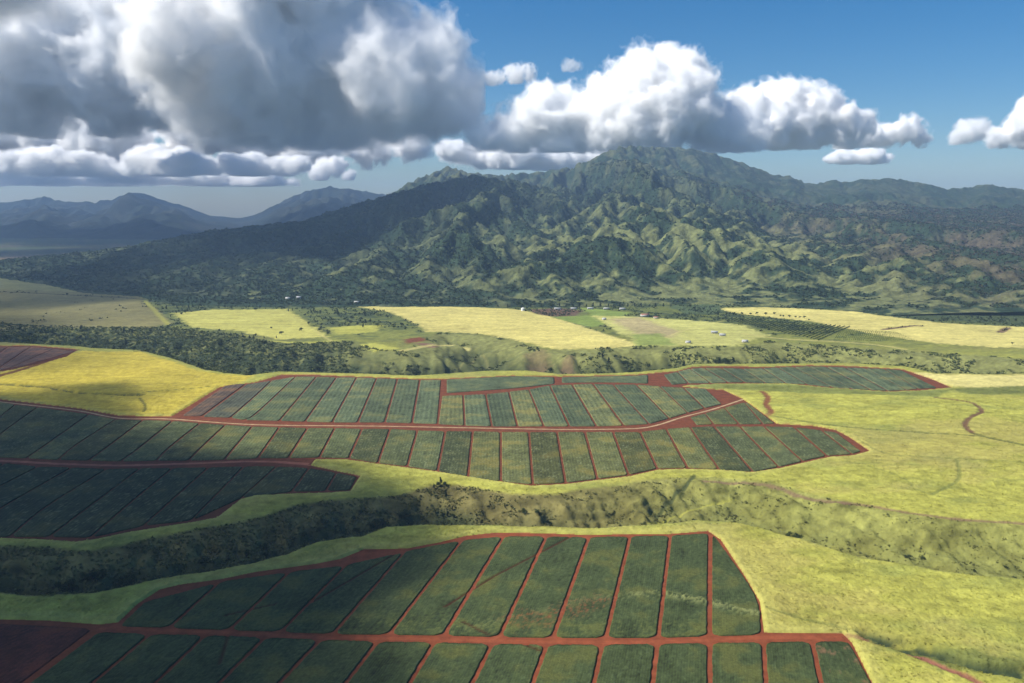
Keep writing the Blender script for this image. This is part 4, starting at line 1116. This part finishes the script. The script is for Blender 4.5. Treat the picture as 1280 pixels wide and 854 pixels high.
def surface_nets(f):
    """mesh of the surface f = 0 (inside f > 0) on a grid, index coordinates"""
    s = f > 0
    nx, ny, nz = f.shape
    c = np.zeros((nx - 1, ny - 1, nz - 1), np.int8)
    corners = [(i, j, k) for i in (0, 1) for j in (0, 1) for k in (0, 1)]
    for i, j, k in corners: c += s[i:nx - 1 + i, j:ny - 1 + j, k:nz - 1 + k]
    act = (c > 0) & (c < 8)
    idx = np.full(act.shape, -1, np.int64)
    cell = np.argwhere(act)
    idx[act] = np.arange(len(cell))
    acc = np.zeros((len(cell), 3)); cnt = np.zeros(len(cell))
    for a in corners:
        for ax in range(3):
            if a[ax]: continue
            b = list(a); b[ax] = 1
            fa = f[cell[:, 0] + a[0], cell[:, 1] + a[1], cell[:, 2] + a[2]]; fb = f[cell[:, 0] + b[0], cell[:, 1] + b[1], cell[:, 2] + b[2]]
            x = (fa > 0) != (fb > 0)
            t = np.where(x, fa / np.where(x, fa - fb, 1), 0)
            p = np.tile(np.array(a, float), (len(cell), 1)); p[:, ax] = t
            acc += p * x[:, None]; cnt += x
    v = cell + acc / cnt[:, None]
    F = []
    for ax in range(3):
        o1, o2 = [(1, 2), (2, 0), (0, 1)][ax]
        lo = [slice(None)] * 3; hi = [slice(None)] * 3
        lo[ax] = slice(0, -1); hi[ax] = slice(1, None)
        d = s[tuple(lo)].astype(np.int8) - s[tuple(hi)].astype(np.int8)
        e = np.argwhere(d != 0)
        ok = (e[:, o1] > 0) & (e[:, o2] > 0) & (e[:, o1] < f.shape[o1] - 1) & (e[:, o2] < f.shape[o2] - 1)
        e = e[ok]
        sg = d[e[:, 0], e[:, 1], e[:, 2]]
        def at(u, w):
            q = e.copy(); q[:, o1] -= u; q[:, o2] -= w
            return idx[q[:, 0], q[:, 1], q[:, 2]]
        quad = np.stack([at(1, 1), at(0, 1), at(0, 0), at(1, 0)], 1)
        quad[sg < 0] = quad[sg < 0][:, ::-1]
        F.append(quad)
    return v, np.vstack(F)
def vapour(name, dens):
    m = bpy.data.materials.new(name); m.use_nodes = True
    nn, ll = m.node_tree.nodes, m.node_tree.links
    nn.remove(nn['Principled BSDF'])
    pv = nn.new('ShaderNodeVolumePrincipled')
    pv.inputs['Color'].default_value = (1, 1, 1, 1)
    pv.inputs['Density'].default_value = dens
    pv.inputs['Anisotropy'].default_value = CLOUD_G
    ll.new(pv.outputs[0], nn['Material Output'].inputs['Volume'])
    return m
CLOUD_G = 0.0
SHELLS = [('edge_vapour', -.10, .0022), ('cloud', .02, .007), ('inner_vapour', .13, .016), ('core_vapour', .27, .028)]
VAP = {}
def cloud(seeds_px, D, base_py, label, seed, dens=1.0, depth=1.0, group=None, world_seeds=None, base=None, ragged=1.0, vox=None, shells=4, flat=1.0):
    rng = np.random.default_rng(seed)
    if world_seeds is None:
        base = max(height_at(CX, base_py, D), TOP + 25)
        s = []
        for (px, py, pr) in seeds_px:
            z = height_at(px, py, D); r = pr / FPX * D
            zz = max(z, base + .1 * r)
            f = D * _c - (zz - CAM_H) * _s
            s.append(((px - CX) / FPX * f, D + rng.uniform(-.4, .6) * r * depth, zz, r))
    else: s = world_seeds
    s = np.array(s)
    R = np.median(s[:, 3]); rmax = s[:, 3].max()
    kids = []
    for x, y, z, r in s:
        for _ in range(8):
            d = rng.normal(size=3); d[2] = abs(d[2]) * .9 - .25; d /= np.linalg.norm(d)
            kids.append((x + d[0] * r * .9, y + d[1] * r * .9, z + d[2] * r * .85 * flat, r * rng.uniform(.28, .5)))
    s = np.vstack([s, kids])
    vx = vox or max(D / FPX * 1.5, rmax / 42)
    lo = (s[:, :3] - s[:, 3:] * 1.35).min(0) - 3 * vx; hi = (s[:, :3] + s[:, 3:] * 1.35).max(0) + 3 * vx
    lo[2] = base - 2 * vx
    n = np.ceil((hi - lo) / vx).astype(int) + 1
    if n.prod() > 5e6:
        k = (n.prod() / 5e6) ** (1 / 3); vx *= k; n = np.ceil((hi - lo) / vx).astype(int) + 1
    ax = [lo[i] + vx * np.arange(n[i]) for i in range(3)]
    f = np.full(n, -9.0, np.float32)
    X, Y, Z_ = ax[0][:, None, None], ax[1][None, :, None], ax[2][None, None, :]
    for x, y, z, r in s:
        d = np.sqrt((X - x) ** 2 + ((Y - y) / 1.1) ** 2 + ((Z_ - z) / flat) ** 2).astype(np.float32)
        f = np.maximum(f, ((r - d) / R).astype(np.float32))
    big = vol_noise(n, max(.75 * R / vx, 2), seed * 10)
    f += .26 * big
    a, c = .42, .42 * R / vx
    tot = np.zeros(n, np.float32); k = 0
    while c > 1.05 and k < 5:
        o = vol_noise(n, c, seed * 10 + 1 + k)
        tot += a * ((1 - 2.2 * np.abs(o)) * .75 + .25 * o if k < 3 else o)      # billows: rounded heads with sharp creases
        a *= .66; c *= .5; k += 1
    f += tot * ragged * .8 - .10
    lowf = np.clip((Z_ - base) / (.35 * R), 0, 1)
    f = np.minimum(f, ((Z_ - base) / (.45 * R) - .06 + .22 * (big * .6 + tot)).astype(np.float32))
    f[:, :, :2] = -1
    for q in (0, -1): f[q] = -1; f[:, q] = -1
    f[:, :, -1] = -1
    c0 = np.array([s[:, 0].mean(), s[:, 1].mean(), base])
    root = None
    for nm, lev, dn in SHELLS[:shells]:
        if (f > lev).sum() < 20: continue
        v, q = surface_nets(f - np.float32(lev))
        if len(q) < 8: continue
        key = (nm, round(dn * dens, 6))
        if key not in VAP: VAP[key] = vapour(nm, dn * dens)
        if root is None:
            root = mesh_obj('cloud', v * vx + lo - c0, q, VAP[key]); root.location = c0
        else:
            mesh_obj('dense_vapour' if nm == 'cloud' else nm, v * vx + lo - c0, q, VAP[key], root)
    tag(root, label, 'cloud', group)
    return root
C1L = 'huge grey-bellied cumulus cloud left of centre with bright right edge'
cloud([(300, 50, 95), (395, 70, 95), (470, 100, 72), (530, 112, 48), (345, 115, 75), (430, 130, 55), (250, 95, 55), (390, -20, 70), (300, -40, 80), (565, 125, 26)], 9000, 186, C1L, 1, dens=.42)
cloud([(70, 70, 72), (140, 95, 62), (190, 70, 45), (20, 125, 52), (110, 30, 60), (30, 20, 50), (165, 15, 38), (205, 125, 34)], 13500, 172, 'tall white cloud bank at the upper left corner with grey patch', 2, dens=.45)
cloud([(-20, 178, 38), (60, 170, 34), (150, 176, 40), (250, 165, 36), (320, 176, 42), (400, 182, 30), (460, 184, 26), (510, 180, 20)], 18500, 212, 'broad white broken cloud filling the sky behind the two big left cumulus', 16, depth=2, flat=.7, dens=.6)
cloud([(-30, 204, 44), (50, 206, 34), (100, 208, 30), (190, 206, 38), (240, 208, 30), (310, 208, 28), (350, 208, 22)], 15500, 220, 'long layer of broken cloud under the two big left cumulus', 3, depth=2, flat=.5, dens=.6)
cloud([(0, 228, 45), (55, 230, 40), (110, 228, 42), (165, 226, 36), (-60, 228, 50), (215, 224, 26)], 19500, 244, 'low flat grey cloud streak over the far left mountains', 4, depth=2, flat=.4, dens=.35, ragged=1.4)
cloud([(265, 230, 22), (300, 232, 20), (335, 228, 18), (240, 236, 16), (320, 242, 14), (360, 236, 10)], 21000, 258, 'faint small cumulus low above the gap between distant mountains', 5, depth=1.5, dens=.5)
cloud([(800, 115, 42), (838, 118, 40), (770, 135, 40), (850, 145, 40), (725, 148, 36), (680, 152, 32), (645, 160, 28), (612, 174, 20), (890, 155, 34), (810, 155, 42), (930, 165, 26), (700, 172, 24), (760, 170, 30)], 8600, 193, 'bright white cumulus cloud capping the highest summit', 6, dens=.8)
cloud([(940, 142, 28), (985, 136, 34), (1022, 146, 32), (960, 160, 28), (1055, 160, 24), (1000, 165, 28)], 10500, 186, 'rounded white cumulus just right of the summit cloud', 7)
cloud([(1085, 170, 16), (1110, 168, 15), (1132, 164, 16), (1152, 170, 11), (1060, 176, 12)], 11500, 186, 'small white cloud trailing off right of the rounded cumulus', 8, dens=.7, ragged=1.3)
cloud([(600, 192, 30), (645, 196, 34), (695, 198, 34), (745, 198, 32), (572, 188, 20), (790, 198, 26)], 14000, 212, 'pale flat cloud streak behind the left shoulder of the summit', 9, depth=2, flat=.5)
cloud([(1065, 197, 16), (1084, 197, 17), (1102, 198, 14), (1048, 199, 12)], 14500, 206, 'tiny flat cloud below the trailing cloud at the right', 10, flat=.55)
cloud([(1275, 162, 22), (1310, 158, 32), (1250, 172, 14)], 11000, 186, 'white cloud cut by the right picture edge', 11)
cloud([(1210, 165, 14), (1230, 160, 13), (1195, 172, 10)], 12500, 182, 'faint grey cloud puff next to the right picture edge', 12, dens=.3)
cloud([(645, 93, 11), (660, 90, 8)], 9500, 104, 'tiny wisp of cloud above the gap between the two big clouds', 13, dens=.25, ragged=2.2)
cloud([(614, 100, 9), (623, 98, 7)], 9500, 108, 'smallest wisp of cloud left of another tiny wisp', 14, dens=.2, ragged=2.2)
cloud([(712, 82, 9), (722, 84, 6)], 10500, 90, 'thin lone wisp of cloud above the summit cloud', 17, dens=.1, ragged=2.2)
cloud([(400, 215, 14), (420, 210, 12), (435, 222, 9)], 17000, 230, 'small white puff low between the big cumulus and the range', 15, dens=.5)
def over(x, y, z, r, n, seed, label, dens, spread=1.0, shells=4):
    """an unseen cloud overhead, out of the picture, placed so its shadow lies on the land"""
    g = np.random.default_rng(seed)
    k = z / math.tan(SUN_EL)
    cx, cy2 = x + math.sin(SUN_AZ) * k, y + math.cos(SUN_AZ) * k
    s = [(cx + g.normal() * r * .6 * spread, cy2 + g.normal() * r * .6, z + g.uniform(.05, .25) * r, r * g.uniform(.5, .75)) for _ in range(n)]
    return cloud(None, 4000, 0, label, seed, dens=dens, world_seeds=s, base=z, vox=r / 14, flat=.6, ragged=.8, shells=shells)
over(-500, 470, 1500, 320, 6, 501, 'added unseen cloud whose shadow darkens the left end of the nearest field', .55, shells=3)  # added out of view; its shade also stands in for the darkened lens corner
over(-770, 715, 1500, 300, 6, 502, 'added unseen cloud whose shadow darkens the left end of the middle field', .5, shells=3)  # second cloud added out of view to darken the left fields
over(-1500, 2500, 1700, 700, 6, 503, 'overhead cloud whose shadow darkens the olive field and wooded gulch', .08)
over(-1300, 4600, 2500, 1000, 7, 504, 'overhead cloud whose shadow darkens the left flank of the range', .13)
over(-4200, 7600, 1900, 1400, 7, 505, 'overhead cloud whose shadow darkens the far left plain', .15)
